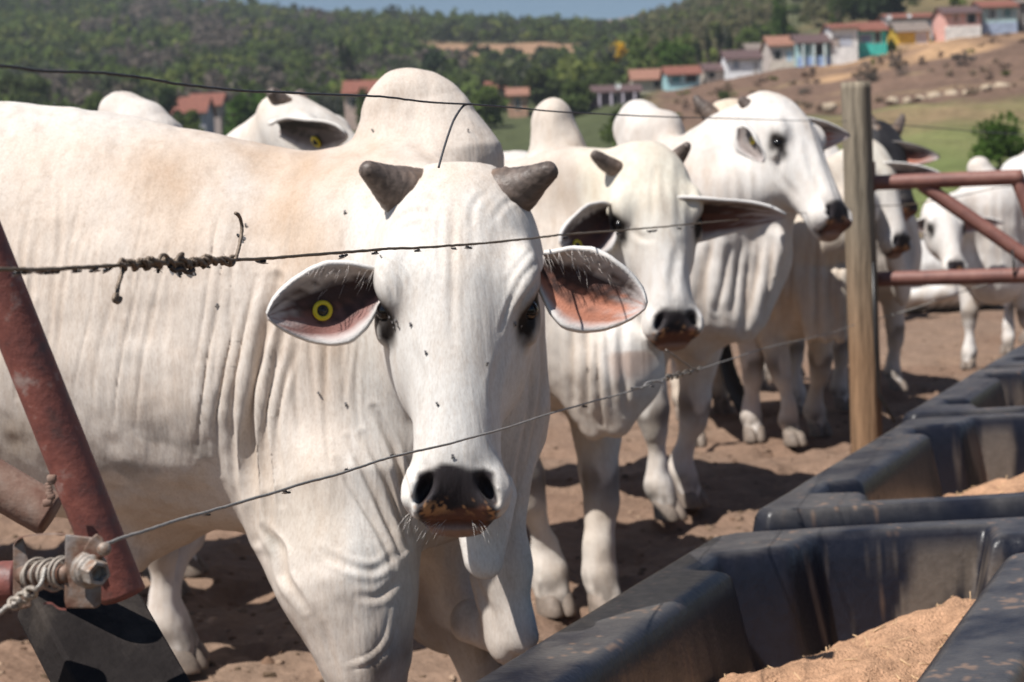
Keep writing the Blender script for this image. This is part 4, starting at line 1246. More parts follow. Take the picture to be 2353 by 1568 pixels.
# the wood on the hillside: one mass
rs = np.random.RandomState(11)
Vs = []; Cs = []
def wood(px, r, h, w, col, n, leaf):
    b = land(px, r)
    b[2] += .9 * 0
    p, li = crown_points(rs, n, h, w / 2 * 1.25, 5, .05)
    V = leaf_quads(rs, p + b, leaf, n)
    c = np.array(col) * rs.uniform(.8, 1.25, (5, 1))[li] * rs.uniform(.75, 1.25, (n, 1))
    Vs.append(V); Cs.append(np.repeat(c, 4, 0))
cnt = 0
while cnt < 6200:
    r = 175 + 385 * rs.rand() ** .75
    px = rs.uniform(-900, 2700)
    lim = np.interp(px, [-900, 1300, 1450, 1600, 1800, 2000, 2700], [175, 185, 205, 200, 215, 225, 215])
    if r < lim: continue
    b_ = math.exp(-((px - 1170) / 190) ** 4) * math.exp(-((r - 372 + (px - 1170) * .03) / 26) ** 2)
    if rs.rand() < b_ * 1.6: continue
    # thin, dry scrub on the slope at the right and grey leafless patches at the left
    if px > 1780 and rs.rand() < .72: continue
    clear = 250 < r < 372 and 940 < px < 1400
    g = vnoise(np.array([px / 130.]), np.array([r / 40.]), 91)[0]
    g2 = vnoise(np.array([px / 60. + 9]), np.array([r / 22.]), 92)[0]
    if g > .11 and px < 1100:
        col = GREENS[rs.choice([5, 6, 6, 7, 5])]
        n = 40
    else:
        col = GREENS[rs.choice([0, 1, 2, 3, 7, 4] if g2 < .1 else [1, 2, 4, 2])]
        n = 52
    if px > 1480 and r > 230 and rs.rand() < .8: col = np.array([(.17, .165, .075), (.20, .18, .10), (.15, .16, .065)][rs.randint(3)])
    h = rs.uniform(2.6, 5.6) * (.8 if px > 1780 else 1); w = rs.uniform(3.0, 6.2)
    if clear: h *= .45; w *= .7
    if px > 1780: h *= .6; w *= .7
    if rs.rand() < .05: h *= 1.35
    wood(px, r, h, w, col, n, .50 + r * .0006)
    cnt += 1
V = np.concatenate(Vs)
w_o = add_mesh('woodland', V, np.arange(len(V)).reshape(-1, 4), M['leaf'], None, np.concatenate(Cs), smooth=False)
tag(w_o, kind='stuff')

def level_y(px, y):
    return y + ROLL * (px - 1176)

def tree_at(name, label, group, px, ytop, ybot, wpx, r, col, **kw):
    b = land(px, r)
    zt = CAMZ + (515 - level_y(px, ytop)) / FPX * r
    zb = min(b[2], CAMZ + (515 - level_y(px, ybot)) / FPX * r)
    x = (px + ROLL * (784 - (ytop + ybot) / 2) * -1 * -1 - 1176.5) / FPX * r
    return make_tree(name, label, group, (x, r, zb), max(zt - zb, .6), wpx / FPX * r, col, np.random.RandomState(int(px) + int(r)), **kw)

VT = 'trees standing among the village houses'
tree_at('leafy_tree', 'bright green bushy tree behind the low pale teal house', VT, 1560, 100, 175, 120, 188, (.085, .145, .03), n=900, leaf=.42)
tree_at('leafy_tree', 'tall narrow green tree on the slope above the orange-roofed house', VT, 1785, -6, 88, 60, 196, (.07, .12, .028), n=800, leaf=.4)
tree_at('leafy_tree', 'broad dark green tree above the roofs, near the white-fronted house', VT, 2005, -45, 32, 140, 205, (.035, .055, .02), n=1000, leaf=.45)
tree_at('leafy_tree', 'green tree at the left edge of the dark tree on the slope', VT, 1918, -20, 42, 60, 206, (.065, .10, .03), n=600, leaf=.4)
tree_at('flowering_tree', 'yellow flowering tree standing out on the wooded valley slope', VT, 1418, 104, 178, 58, 238, (.62, .42, .03), n=600, leaf=.5, low=.4)
tree_at('leafy_tree', 'dark rounded tree below the bare brown field', VT, 1000, 128, 205, 110, 250, (.030, .050, .022), n=800, leaf=.5)
tree_at('palm_tree', 'dark palm-like tree rising behind the high white hump', VT, 802, 95, 190, 52, 230, (.040, .055, .026), n=420, leaf=.5, low=.45)
for i, (px, yt) in enumerate([(1622, 74), (1648, 58), (1672, 84), (1600, 96)]):
    tree_at('palm_tree', ['thin dark palm, leftmost but one on the slope above the white house', 'tallest thin dark palm on the slope above the white house',
            'thin dark palm nearest the grey-roofed shack', 'short dark palm leftmost in the palm row'][i], 'thin palms on the slope', px, yt, 140, 24, 200 + i * 2, (.035, .05, .024), n=220, leaf=.4, low=.5)
tree_at('leafy_tree', 'vivid green bush beside the red roofs behind the large bull', VT, 562, 218, 312, 110, 150, (.085, .15, .03), n=800, leaf=.36)
tree_at('leafy_tree', 'dark green tree just left of the red village roofs', VT, 385, 195, 300, 75, 165, (.035, .06, .022), n=700, leaf=.4)
tree_at('shrub', 'bright green leafy shrub on the grass beyond the pipe gate', None, 2290, 250, 372, 165, 62, (.085, .150, .026), n=2200, leaf=.20, low=.05, cat='shrub', lobes=14)
for i, (px, yt, yb, wp, r, c) in enumerate([(1300, 195, 290, 150, 165, 1), (1120, 190, 280, 130, 170, 2), (1420, 250, 300, 90, 120, 2), (1230, 165, 260, 110, 185, 0), (700, 215, 320, 90, 160, 3), (1060, 205, 300, 90, 155, 4), (1370, 170, 230, 80, 190, 1), (230, 215, 300, 120, 175, 2), (60, 180, 260, 140, 185, 0), (455, 252, 320, 70, 150, 2), (835, 206, 290, 60, 150, 1), (418, 262, 320, 50, 148, 0)]):
    tree_at('valley_tree', ['round tree between the two nearer humps, below the bare field', 'tree directly right of the large hump', 'low bush in front of the lilac-posted house', 'taller tree just left of the round valley tree',
            'tree behind the raised profile head', 'yellow-green tree beside the small orange roof', 'tree beneath the yellow flowering tree', 'light green tree above the rounded hidden hump', 'dark tree above the top wire at the far left', 'low green tree in front of the wide red-roofed house', 'tree in front of the red-roofed house left of the large hump', 'small dark tree before the left wall of the wide red-roofed house'][i], 'trees along the valley floor', px, yt, yb, wp, r, GREENS[c], n=700, leaf=.42, low=.1)
for i, (px, yt, yb, wp, c) in enumerate([(1660, 212, 250, 60, 1), (2055, 118, 150, 50, 6), (1990, 142, 175, 60, 5), (2200, 120, 150, 70, 6), (1850, 190, 240, 50, 5), (1755, 215, 255, 50, 4)]):
    tree_at('scrub_bush', ['green bush low on the bank above the raised white head', 'greyish bush on the bank under the yellow house', 'brown bush on the bank above the wooden post', 'brown bush on the bank under the pink house', 'brown bush on the bank left of the wooden post', 'yellow-green bush behind the raised white head'][i],
            'bushes scattered on the brown bank', px, yt, yb, wp, 150, GREENS[c], n=300, leaf=.3, low=.0, cat='bush', trunk=False)
# pale boulders at the foot of the bank
M['rock'] = mat('pale_rock', rough=.9, nscale=1.5, bump=.05, bscale=5, ramp=[(.3, (.34, .26, .18)), (.6, (.50, .40, .29))])
for i, (px, y, w_) in enumerate([(2078, 243, 30), (2112, 245, 22), (2140, 240, 26), (2172, 228, 34), (2212, 226, 32), (2245, 220, 24), (2295, 212, 34), (2322, 208, 36), (2345, 210, 20), (1932, 252, 30)]):
    r = 128.0; b = land(px, r); wd = w_ / FPX * r
    rs_ = np.random.RandomState(i)
    V_, F_c = [], []
    k = 8
    for a in range(k + 1):
        for j in range(12):
            th = math.pi * a / k; ph = 2 * math.pi * j / 12
            q = 1 + .7 * (rs_.rand() - .5)
            V_.append((math.sin(th) * math.cos(ph) * wd * .55 * q, math.sin(th) * math.sin(ph) * wd * .4 * q, math.cos(th) * wd * .36 * q))
    for a in range(k):
        for j in range(12):
            F_c.append((a * 12 + j, a * 12 + 12 + j, a * 12 + 12 + (j + 1) % 12, a * 12 + (j + 1) % 12))
    o = add_mesh('boulder', V_, np.array(F_c), M['rock'], None)
    z = CAMZ + (515 - level_y(px, y)) / FPX * r
    o.location = ((px - 19 - 1176.5) / FPX * r, r - .8, max(z, b[2]))
    tag(o, 'pale boulder %s at the foot of the brown bank' % ['just right of the wooden post', 'small beside the post-side boulder', 'between the small and the wide boulders', 'wide and pale in mid row', 'second of the wide mid-row pair', 'small before the largest pair',
        'first of the largest pair', 'largest and palest', 'partly cut off by the frame edge', 'left of the wooden post'][i], 'boulder', 'pale boulders along the bank')

rs = np.random.RandomState(31)
Vs = []; Cs = []
for k in range(420):
    px = rs.uniform(1380, 2600); r = rs.uniform(112, 172)
    lo = np.interp(px, [1380, 1700, 2000, 2600], [150, 125, 116, 114])
    if r < max(lo, 124): continue
    g = vnoise(np.array([px / 45.]), np.array([r / 7.]), 97)[0]
    if rs.rand() > .55 + g: continue
    b = land(px, r); n = 16; h = rs.uniform(.2, .7); w = rs.uniform(.6, 2.2)
    p, li = crown_points(rs, n, h, w / 2, 3, .0)
    c = np.array(GREENS[4] if rs.rand() < .10 else [(.28, .20, .145), (.24, .17, .125), (.31, .235, .16)][rs.randint(3)]) * rs.uniform(.7, 1.25, (n, 1))
    Vs.append(leaf_quads(rs, p + b, .26, n)); Cs.append(np.repeat(c, 4, 0))
V = np.concatenate(Vs)
tag(add_mesh('dry_scrub', V, np.arange(len(V)).reshape(-1, 4), M['leaf'], None, np.concatenate(Cs), smooth=False), kind='stuff')

# clods, dung crumbs and straw litter trodden into the yard
rs = np.random.RandomState(77)
Vc = []; Fcq = []; Cc = []; nb_ = 0
octa = np.array([(1, 0, 0), (0, 1, 0), (-1, 0, 0), (0, -1, 0), (.6, .6, .5), (-.6, .6, .5), (-.6, -.6, .5), (.6, -.6, .5), (0, 0, .8)])
octf = [(0, 4, 3), (3, 4, 7), (0, 1, 4), (1, 5, 4), (1, 2, 5), (2, 6, 5), (2, 3, 6), (3, 7, 6), (4, 5, 8), (5, 6, 8), (6, 7, 8), (7, 4, 8)]
for k in range(5200):
    y = 3.2 * (22 / 3.2) ** rs.rand(); x = y * rs.uniform(-.36, .36)
    s_ = rs.uniform(.004, .016) * (1.6 if rs.rand() < .08 else 1)
    q = octa * (1 + .5 * (rs.rand(9, 1) - .5)) * [s_, s_, s_ * .8]
    a = rs.uniform(0, 6.28); q = np.stack([q[:, 0] * math.cos(a) - q[:, 1] * math.sin(a), q[:, 0] * math.sin(a) + q[:, 1] * math.cos(a), q[:, 2]], 1)
    z = float(dirt_z(np.array([x]), np.array([y]))[0]) * min(1, max(0, (24 - y) / 4))
    Vc.append(q + [x, y, z - .002]); Fcq += [tuple(i + nb_ for i in f) for f in octf]; nb_ += 9
    Cc.append(np.tile(np.array([(.17, .105, .07), (.22, .15, .105), (.30, .21, .15), (.11, .075, .05)][rs.randint(4)]) * rs.uniform(.8, 1.2), (9, 1)))
tag(add_mesh('clods', np.concatenate(Vc), np.array(Fcq), M['dirt'], None, np.concatenate(Cc)), kind='stuff')
# the air of the valley
M['haze'] = bpy.data.materials.new('haze'); M['haze'].use_nodes = True
_n = M['haze'].node_tree; _n.nodes.remove(_n.nodes['Principled BSDF'])
_v = _n.nodes.new('ShaderNodeVolumePrincipled'); _v.inputs['Color'].default_value = (.80, .86, .95, 1); _v.inputs['Density'].default_value = HAZE; _v.inputs['Anisotropy'].default_value = .2
_n.links.new(_v.outputs[0], [n for n in _n.nodes if n.type == 'OUTPUT_MATERIAL'][0].inputs['Volume'])
if HAZE > 0:
    ho = add_mesh('haze', *box((0, 495, 110), (1700, 515, 130)), M['haze'], None, smooth=False); tag(ho, kind='stuff')
# ------------------------------------------------------------------ village houses
WM = {}
def wallmat(c):
    if c not in WM:
        WM[c] = mat('painted_wall', c, .85, noise=.45, nscale=2.4, bump=.01, bscale=8)
    return WM[c]
M['tile_red'] = mat('clay_roof', rough=.85, nscale=2.5, stretch=(3, 1, 1), bump=.04, bscale=9, ramp=[(.3, (.13, .05, .038)), (.55, (.24, .085, .055)), (.75, (.33, .15, .10))])
M['tile_orange'] = mat('orange_clay_roof', rough=.85, nscale=2.5, stretch=(3, 1, 1), bump=.04, bscale=9, ramp=[(.3, (.22, .10, .07)), (.6, (.33, .165, .11))])
M['tile_dark'] = mat('sooty_clay_roof', rough=.85, nscale=2.5, stretch=(3, 1, 1), bump=.04, bscale=9, ramp=[(.3, (.07, .045, .045)), (.6, (.13, .075, .07)), (.8, (.18, .09, .075))])
M['tile_grey'] = mat('grey_sheet_roof', rough=.8, nscale=2.5, stretch=(3, 1, 1), bump=.03, bscale=9, ramp=[(.3, (.15, .12, .10)), (.6, (.24, .19, .16))])
M['dark_open'] = mat('dark_doorway', (.02, .02, .02), .9)
M['glass_teal'] = mat('teal_shutter', (.06, .20, .22), .5)
M['iron'] = mat('antenna_metal', (.35, .35, .36), .4, metal=.6)
VIL = 'small painted houses in a row up the slope'

def house(label, x0, x1, yroof, yeave, ybase, r, wall, roof, feats=(), base=None, depth=5.0, posts=0, postcol=None, slope=0.0, group=VIL, name='house', gable=False):
    """front between columns x0..x1; rows of ridge, eave and ground line; feats: (kind, fx0, fx1, fz0, fz1, material)"""
    cx = (x0 + x1) / 2
    sc = r / FPX
    W = (x1 - x0) * sc
    lift = lambda y: CAMZ + (515 - level_y(cx, y)) * sc
    zb, ze, zr = lift(ybase), lift(yeave), lift(yroof)
    xo = (cx - ROLL * (784 - ybase) - 1176.5) * sc + ROLL * (784 - ybase) * sc * 0
    xo = (cx + ROLL * (784 - ybase) * -1 * -1 - 1176.5) * sc
    # undo the camera roll for columns: level column = raw - roll*(row-784)
    xo = (cx - ROLL * (ybase - 784) - 1176.5) * sc
    e = empty(name, (xo, r, zb)); tag(e, label, 'house', group)
    Hh = ze - zb
    t = .22
    mb = MB()
    mb.add(*box((0, t / 2, Hh / 2 - 1.2), (W / 2, t / 2, Hh / 2 + 1.2)))
    mb.add(*box((0, depth - t / 2, Hh / 2 - 1.2), (W / 2, t / 2, Hh / 2 + 1.2)))
    for s_ in (-1, 1):
        mb.add(*box((s_ * (W / 2 - t / 2), depth / 2, Hh / 2 - 1.2), (t / 2, depth / 2 - t, Hh / 2 + 1.2)))
    mb.build('wall', wallmat(wall), e, smooth=False, usecol=False)
    if base is not None:
        zt, c = base
        mb = MB(); mb.add(*box((0, -.04, zt * Hh / 2 - 1.3), (W / 2 + .03, .045, zt * Hh / 2 + 1.3)))
        mb.build('plinth', wallmat(c), e, smooth=False, usecol=False)
    # roof: front slope rises from the eave to the ridge, back slope falls behind
    dz = max(zr - ze, .35); ov = .45; rt = .10
    V = [(-W / 2 - .25, -ov, Hh - .12), (W / 2 + .25, -ov, Hh - .12), (W / 2 + .25, depth * .5, Hh + dz), (-W / 2 - .25, depth * .5, Hh + dz), (W / 2 + .25, depth + ov, Hh - .1), (-W / 2 - .25, depth + ov, Hh - .1)]
    V += [(x, y, z + rt) for x, y, z in V]
    Fc = [(0, 3, 2, 1), (3, 5, 4, 2), (6, 7, 8, 9), (9, 8, 10, 11), (0, 1, 7, 6), (5, 11, 10, 4), (0, 6, 9, 3), (3, 9, 11, 5), (1, 2, 8, 7), (2, 4, 10, 8)]
    add_mesh('roof', V, Fc, M[roof], e, smooth=False)
    for s_ in (-1, 1):
        x = s_ * (W / 2 - .1); gb = MB()
        gb.add([(x - .08, t, Hh - .02), (x - .08, depth - t, Hh - .02), (x - .08, depth * .5, Hh + dz * .9), (x + .08, t, Hh - .02), (x + .08, depth - t, Hh - .02), (x + .08, depth * .5, Hh + dz * .9)],
               [(0, 1, 2), (3, 5, 4), (0, 3, 4, 1), (1, 4, 5, 2), (2, 5, 3, 0)])
        gb.build('gable', wallmat(wall), e, smooth=False, usecol=False)
    for (kind, fx0, fx1, fz0, fz1, m_) in feats:
        xa = -W / 2 + fx0 * W; xb = -W / 2 + fx1 * W; za = fz0 * Hh; zb_ = fz1 * Hh
        mm = M[m_] if isinstance(m_, str) else wallmat(m_)
        if kind == 'panel':
            o = MB().add(*box(((xa + xb) / 2, -.05, (za + zb_) / 2), ((xb - xa) / 2, .05, (zb_ - za) / 2))).build('painted_panel', mm, e, smooth=False, usecol=False)
        else:
            o = MB().add(*box(((xa + xb) / 2, -.012, (za + zb_) / 2), ((xb - xa) / 2, .014, (zb_ - za) / 2))).build(kind, mm, e, smooth=False, usecol=False)
            fr = MB(); fw = .07
            for (a, b_) in (((xa - fw / 2, (za + zb_) / 2), (fw / 2, (zb_ - za) / 2 + fw)), ((xb + fw / 2, (za + zb_) / 2), (fw / 2, (zb_ - za) / 2 + fw)), (((xa + xb) / 2, zb_ + fw / 2), ((xb - xa) / 2, fw / 2))):
                fr.add(*box((a[0], -.035, a[1]), (b_[0], .04, b_[1])))
            fr.build('frame', wallmat((.6, .58, .54)), o, smooth=False, usecol=False)
    for k in range(posts):
        x = -W / 2 + (k + .5) * W / posts
        MB().add(*box((x, -.32, Hh / 2 - .15), (.1, .1, Hh / 2 - .05))).build('porch_post', wallmat(postcol or wall), e, smooth=False, usecol=False)
    return e

TEALW = (.36, .58, .60)
house('low pale teal house with two dark openings and a red roof', 1530, 1606, 153, 174, 207, 172, TEALW, 'tile_red', [('window', .14, .42, .42, .92, 'glass_teal'), ('window', .56, .90, .42, .92, 'dark_open')])
house('cream house with a long orange-red roof stepping down the slope', 1452, 1531, 160, 186, 205, 178, (.50, .42, .34), 'tile_orange', [('door', .60, .78, .0, .8, 'dark_open')])
house('dark house with pale lilac porch posts and a sooty roof', 1336, 1470, 197, 214, 250, 166, (.10, .065, .075), 'tile_dark', [('door', .5, .6, .0, .85, 'dark_open')], posts=5, postcol=(.62, .55, .62))
house('narrow cream house between the teal house and the white house', 1618, 1660, 146, 165, 196, 174, (.55, .47, .40), 'tile_dark', [('window', .2, .5, .45, .85, 'dark_open')])
house('white house with a dark sagging roof in mid row', 1666, 1744, 116, 139, 184, 172, (.78, .77, .77), 'tile_dark', [('window', .22, .36, .5, .9, (.3, .33, .38)), ('door', .8, .92, .0, .8, (.45, .42, .4))])
house('grey-roofed shack above the white house', 1716, 1762, 101, 120, 150, 184, (.42, .38, .35), 'tile_grey', [('door', .3, .5, .0, .8, 'dark_open')])
house('cream house with a bright orange roof behind a pale wall', 1765, 1828, 84, 109, 166, 176, (.55, .47, .42), 'tile_orange', [('window', .15, .4, .45, .8, 'dark_open'), ('door', .6, .8, .1, .75, (.35, .45, .55))], base=(.35, (.60, .53, .45)))
house('house with pale teal porch pillars and a blue plinth', 1828, 1900, 80, 103, 158, 174, (.34, .50, .50), 'tile_dark', [('window', .08, .36, .5, .95, 'glass_teal'), ('door', .50, .82, .45, .95, 'dark_open')], base=(.42, (.30, .40, .62)), posts=3, postcol=(.62, .70, .68))
house('white-fronted house with a grey roller door and a thin red roof', 1904, 1964, 56, 69, 112, 174, (.74, .72, .70), 'tile_red', [('door', .3, .78, .0, .52, (.46, .48, .55)), ('painted_band', .0, .28, .0, .5, (.38, .31, .28))])
house('turquoise-fronted shop under a long red roof', 1966, 2030, 52, 75, 106, 176, (.05, .46, .40), 'tile_red', [('window', .05, .45, .1, .7, (.16, .20, .30)), ('door', .58, .76, .05, .85, 'dark_open')])
house('yellow-walled house with a brown sheet roof', 2054, 2128, 52, 77, 108, 176, (.66, .42, .05), 'tile_grey', [('door', .58, .92, .02, .9, (.50, .48, .52))], base=(.08, (.5, .36, .22)))
house('long house with a dark red roof behind the yellow house', 2032, 2140, 33, 46, 84, 190, (.50, .44, .44), 'tile_red', [('window', .1, .2, .2, .6, 'dark_open')])
house('pink house with a white plinth at the upper end of the row', 2163, 2244, 17, 36, 90, 172, (.72, .40, .34), 'tile_dark', [('window', .25, .36, .62, .95, (.36, .16, .11)), ('door', .62, .86, .55, .95, 'dark_open')], base=(.45, (.68, .64, .60)))
house('pale blue-green house at the top right of the row', 2248, 2326, 3, 22, 80, 173, (.36, .47, .46), 'tile_red', [('window', .2, .38, .55, .9, (.12, .13, .13)), ('window', .62, .84, .6, .95, (.12, .22, .22))], base=(.38, (.34, .40, .52)))
house('low dark shed at the right end of the house row', 2332, 2392, 0, 12, 62, 176, (.14, .12, .11), 'tile_grey', [('door', .2, .5, .0, .8, 'dark_open')])
LOW = 'red-roofed houses down in the valley'
house('wide red-roofed house seen over the back of the large bull', 398, 478, 224, 262, 300, 168, (.42, .40, .46), 'tile_red', [('door', .3, .5, .0, .6, (.5, .3, .14)), ('window', .65, .85, .4, .8, 'dark_open')], group=LOW)
house('smaller red-roofed house beside the vivid green bush', 440, 512, 216, 246, 270, 182, (.38, .30, .27), 'tile_red', [('window', .3, .5, .4, .8, 'dark_open')], group=LOW)
house('red-roofed house between the raised profile head and the large hump', 795, 872, 186, 218, 270, 178, (.45, .33, .28), 'tile_red', [('window', .2, .35, .4, .8, 'dark_open')], group=LOW)
house('small house with an orange roof right of the large hump', 1168, 1212, 203, 222, 255, 182, (.42, .25, .17), 'tile_orange', [('door', .4, .6, .0, .8, 'dark_open')], group=LOW)
house('pinkish house with a faded roof right of the large hump', 1120, 1166, 188, 208, 250, 190, (.50, .36, .30), 'tile_red', [('window', .4, .6, .4, .8, 'dark_open')], group=LOW)
# satellite dishes on the roofs
def dish(label, px, y, r, wpx):
    V = []; Fc = []; R_d = wpx / 2 / FPX * r
    for i in range(6):
        for j in range(16):
            q = i / 5.0; a = j / 16 * 2 * math.pi
            V.append((R_d * q * math.cos(a), -R_d * .3 + R_d * .3 * q * q * -1 + .0, R_d * q * math.sin(a)))
    for i in range(5):
        for j in range(16):
            a = i * 16 + j; b = i * 16 + (j + 1) % 16
            Fc.append((a, b, b + 16, a + 16))
    e = empty('satellite_dish', ((px - ROLL * (y - 784) - 1176.5) / FPX * r, r, CAMZ + (515 - level_y(px, y)) / FPX * r)); tag(e, label, 'dish', 'satellite dishes on the roofs')
    o = add_mesh('reflector', V, Fc, wallmat((.62, .62, .62)), e)
    md = o.modifiers.new('thickness', 'SOLIDIFY'); md.thickness = .03
    MB().add(*tube([(0, .0, -.02), (0, .15, -R_d * .6), (0, .2, -R_d * 1.8)], [.03, .03, .03], 6)).build('mast', M['iron'], e, usecol=False)
dish('white satellite dish on the long red roof, left one', 2033, 47, 177.5, 13)
dish('white satellite dish on the long red roof, right one', 2079, 43, 177.5, 11)
dish('white satellite dish above the dark lilac-posted house', 1418, 202, 164.5, 14)
# ------------------------------------------------------------------ fence line: wires, post, gates
F0 = np.array([-.406, 1.38]); POST = P(1975, 900, 8.6)[:2]
def on_fence(px, py, off=0.0):
    """point of the fence plane seen at (px,py)"""
    ray = F_ + (px - 1176.5) / FPX * R_ - (py - 784.0) / FPX * U_
    d = POST - F0; n = np.array([-d[1], d[0]]); n = n / np.linalg.norm(n)
    t = ((F0 + n * off - CAM[:2]) @ n) / (ray[:2] @ n)
    return CAM + ray * t
W_R = .00175
def wire_curve(pts, n=160, wob=.0012, seed=0):
    c = spline([on_fence(x, y) for x, y in pts], n)
    r = np.random.RandomState(seed)
    k = np.convolve(r.normal(size=n + 8), np.ones(9) / 9, 'valid')[:n]
    k2 = np.convolve(r.normal(size=n + 8), np.ones(9) / 9, 'valid')[:n]
    c[:, 2] += k * wob; c[:, 0] += k2 * wob
    return c
def wcol(n, c, seed, var=.35):
    r = np.random.RandomState(seed)
    return np.array(c)[None] * (1 + var * (r.rand(n, 1) - .5))
def make_wire(label, pts, col, seed, rad=W_R, jit=.25, n=220):
    c = wire_curve(pts, n, seed=seed)
    V, Fc = tube(c, rad, 8, True, jit, seed)
    o = add_mesh('fence_wire', V, Fc, M['wire'], None, wcol(len(V), col, seed))
    tag(o, label, 'wire', 'wires of the cattle fence')
    return o, c
RUSTY = (.165, .125, .085); GREY = (.30, .28, .255); DARK = (.055, .055, .060)
topw, topc = make_wire('dark top fence wire running across the hills and the humps', [(-60, 147), (0, 152), (110, 163), (245, 170), (330, 181), (430, 196), (540, 208), (700, 215), (860, 222), (1000, 236), (1130, 244), (1330, 260), (1500, 268), (1700, 274), (1860, 278), (1948, 280)], DARK, 1, .0014, .1)
midw, midc = make_wire('rusty middle fence wire with a thick twisted splice near the red pipe', [(-40, 622), (30, 619), (150, 617), (270, 611), (400, 603), (540, 597), (700, 588), (860, 575), (960, 569), (1080, 562), (1240, 546), (1330, 537), (1480, 526), (1600, 514), (1760, 499), (1900, 484), (1958, 481)], RUSTY, 2, .0018, .35)
loww, lowc = make_wire('grey lowest fence wire slanting past the muzzle of the large bull', [(240, 1250), (330, 1220), (480, 1174), (660, 1122), (800, 1083), (905, 1050), (1040, 1017), (1150, 988), (1280, 946), (1400, 913), (1480, 889), (1530, 869), (1610, 848), (1760, 800), (1900, 768), (1965, 746)], GREY, 3, .0017, .12)

# twisted splice of the middle wire
def wrap(parent_curve_pts, turns, r_out, seed, col, rad=.0017, wild=.35, n=260):
    c = spline([on_fence(x, y) for x, y in parent_curve_pts], n)
    T = np.gradient(c, axis=0); T /= np.linalg.norm(T, axis=1)[:, None]
    up = np.array([0, 0, 1.0]); B = np.cross(T, up); B /= np.linalg.norm(B, axis=1)[:, None]; U = np.cross(B, T)
    r = np.random.RandomState(seed)
    ph = np.linspace(0, turns * 2 * math.pi, n) + np.convolve(r.normal(size=n + 20), np.ones(21) / 21, 'valid')[:n] * 3 * wild
    rr_ = r_out * (1 + wild * np.convolve(r.normal(size=n + 14), np.ones(15) / 15, 'valid')[:n] * 3)
    return c + (np.cos(ph) * rr_)[:, None] * U + (np.sin(ph) * rr_)[:, None] * B
mb = MB()
def addw(path, rad, seed, col=(.20, .15, .11)):
    V, Fc = tube(path, rad, 8, True, .35, seed); mb.add(V, Fc, wcol(len(V), col, seed, .6))
base = [(272, 611), (330, 607), (400, 603), (470, 600), (545, 597)]
addw(wrap(base, 9, .0032, 5, RUSTY), .0019, 5)
addw(wrap([(300, 610), (350, 607), (420, 606), (480, 602)], 6, .0042, 6, RUSTY, wild=.6), .0018, 6)
addw(wrap([(420, 606), (460, 603), (520, 598)], 7, .0034, 7, RUSTY), .0018, 7)
# thick clotted middle
addw(spline([on_fence(x, y, .002) for x, y in [(285, 605), (330, 611), (380, 604), (430, 612), (480, 602), (520, 601)]], 60), .0024, 15, (.10, .075, .055))
addw(spline([on_fence(x, y) for x, y in [(275, 612), (279, 598), (287, 604), (281, 626), (272, 655), (268, 690)]], 40), .0021, 8)      # tail hanging down
addw(spline([on_fence(x, y) for x, y in [(266, 676), (262, 690), (272, 694), (277, 684)]], 20), .0022, 9)
addw(spline([on_fence(x, y) for x, y in [(505, 600), (530, 610), (541, 595), (550, 565), (556, 525), (550, 498), (541, 490)]], 50), .0020, 10)   # tail standing up
addw(spline([on_fence(x, y) for x, y in [(366, 606), (368, 590), (378, 586), (386, 594), (384, 610)]], 30), .0018, 11)                 # loops
addw(spline([on_fence(x, y) for x, y in [(404, 606), (410, 590), (420, 584), (418, 600), (425, 618)]], 30), .0020, 12)
addw(spline([on_fence(x, y) for x, y in [(390, 612), (400, 622), (415, 618), (430, 626), (445, 620)]], 30), .0024, 13, (.05, .04, .035))
mb.build('splice', M['wire'], midw)
mb = MB()
addw(wrap([(1530, 870), (1560, 862), (1612, 847)], 6, .0048, 21, GREY, wild=.3), .0021, 21, (.17, .145, .12))
addw(wrap([(1450, 897), (1500, 880), (1540, 868)], 2.0, .004, 22, GREY, wild=.2), .0019, 22, (.33, .31, .29))
addw(spline([on_fence(x, y) for x, y in [(1598, 852), (1570, 832), (1531, 805)]], 16), .0022, 23, (.24, .21, .185))
mb.build('splice', M['wire'], loww)
# loose end hanging from the top wire
V, Fc = tube(spline([on_fence(x, y) for x, y in [(1085, 240), (1066, 243), (1045, 272), (1030, 310), (1017, 352), (1008, 385)]], 40), .0017, 8, True, .15, 4)
o = add_mesh('loose_end', V, Fc, M['wire'], topw, wcol(len(V), DARK, 4))

# wooden post
pz = P(1967, 186, 8.6)[2]
mbp = MB(); rs = np.random.RandomState(8)
nz_, na_ = 60, 40; base_p = np.array([POST[0] + .035, POST[1], -.25]); top_p = P(1966, 190, 8.6)
V = []; C = []
for i in range(nz_):
    t = i / (nz_ - 1)
    c = base_p + (top_p - base_p) * t
    for j in range(na_):
        a = j / na_ * 2 * math.pi
        rad = .0715 * (1.06 - .06 * t) * (1 + .035 * math.sin(a * 2 + 1.1) + .02 * math.sin(a * 5 + t * 2))
        for (ca, cw, cd) in ((4.62 + .04 * math.sin(t * 5), .10, .010), (3.9, .08, .006), (5.45, .07, .006)):       # drying cracks
            da = (a - ca + math.pi) % (2 * math.pi) - math.pi
            rad -= cd * math.exp(-(da / cw) ** 2) * (.5 + .5 * math.sin(t * 3 + ca))
        rad += .004 * (vnoise(np.array([a * 3.0]), np.array([t * 6.0]), 5)[0])
        V.append(c + np.array([math.cos(a) * rad, math.sin(a) * rad, 0]))
        f = min(1, max(0, (t - .35) / .35))
        C.append((np.array((.235, .145, .085)) * (1 - f) + np.array((.215, .18, .135)) * f) * (1 + .5 * vnoise(np.array([a * 6.0]), np.array([t * 3.0]), 6)[0]))
Fc = []
for i in range(nz_ - 1):
    for j in range(na_):
        a = i * na_ + j; b = i * na_ + (j + 1) % na_
        Fc.append((a, b, b + na_, a + na_))
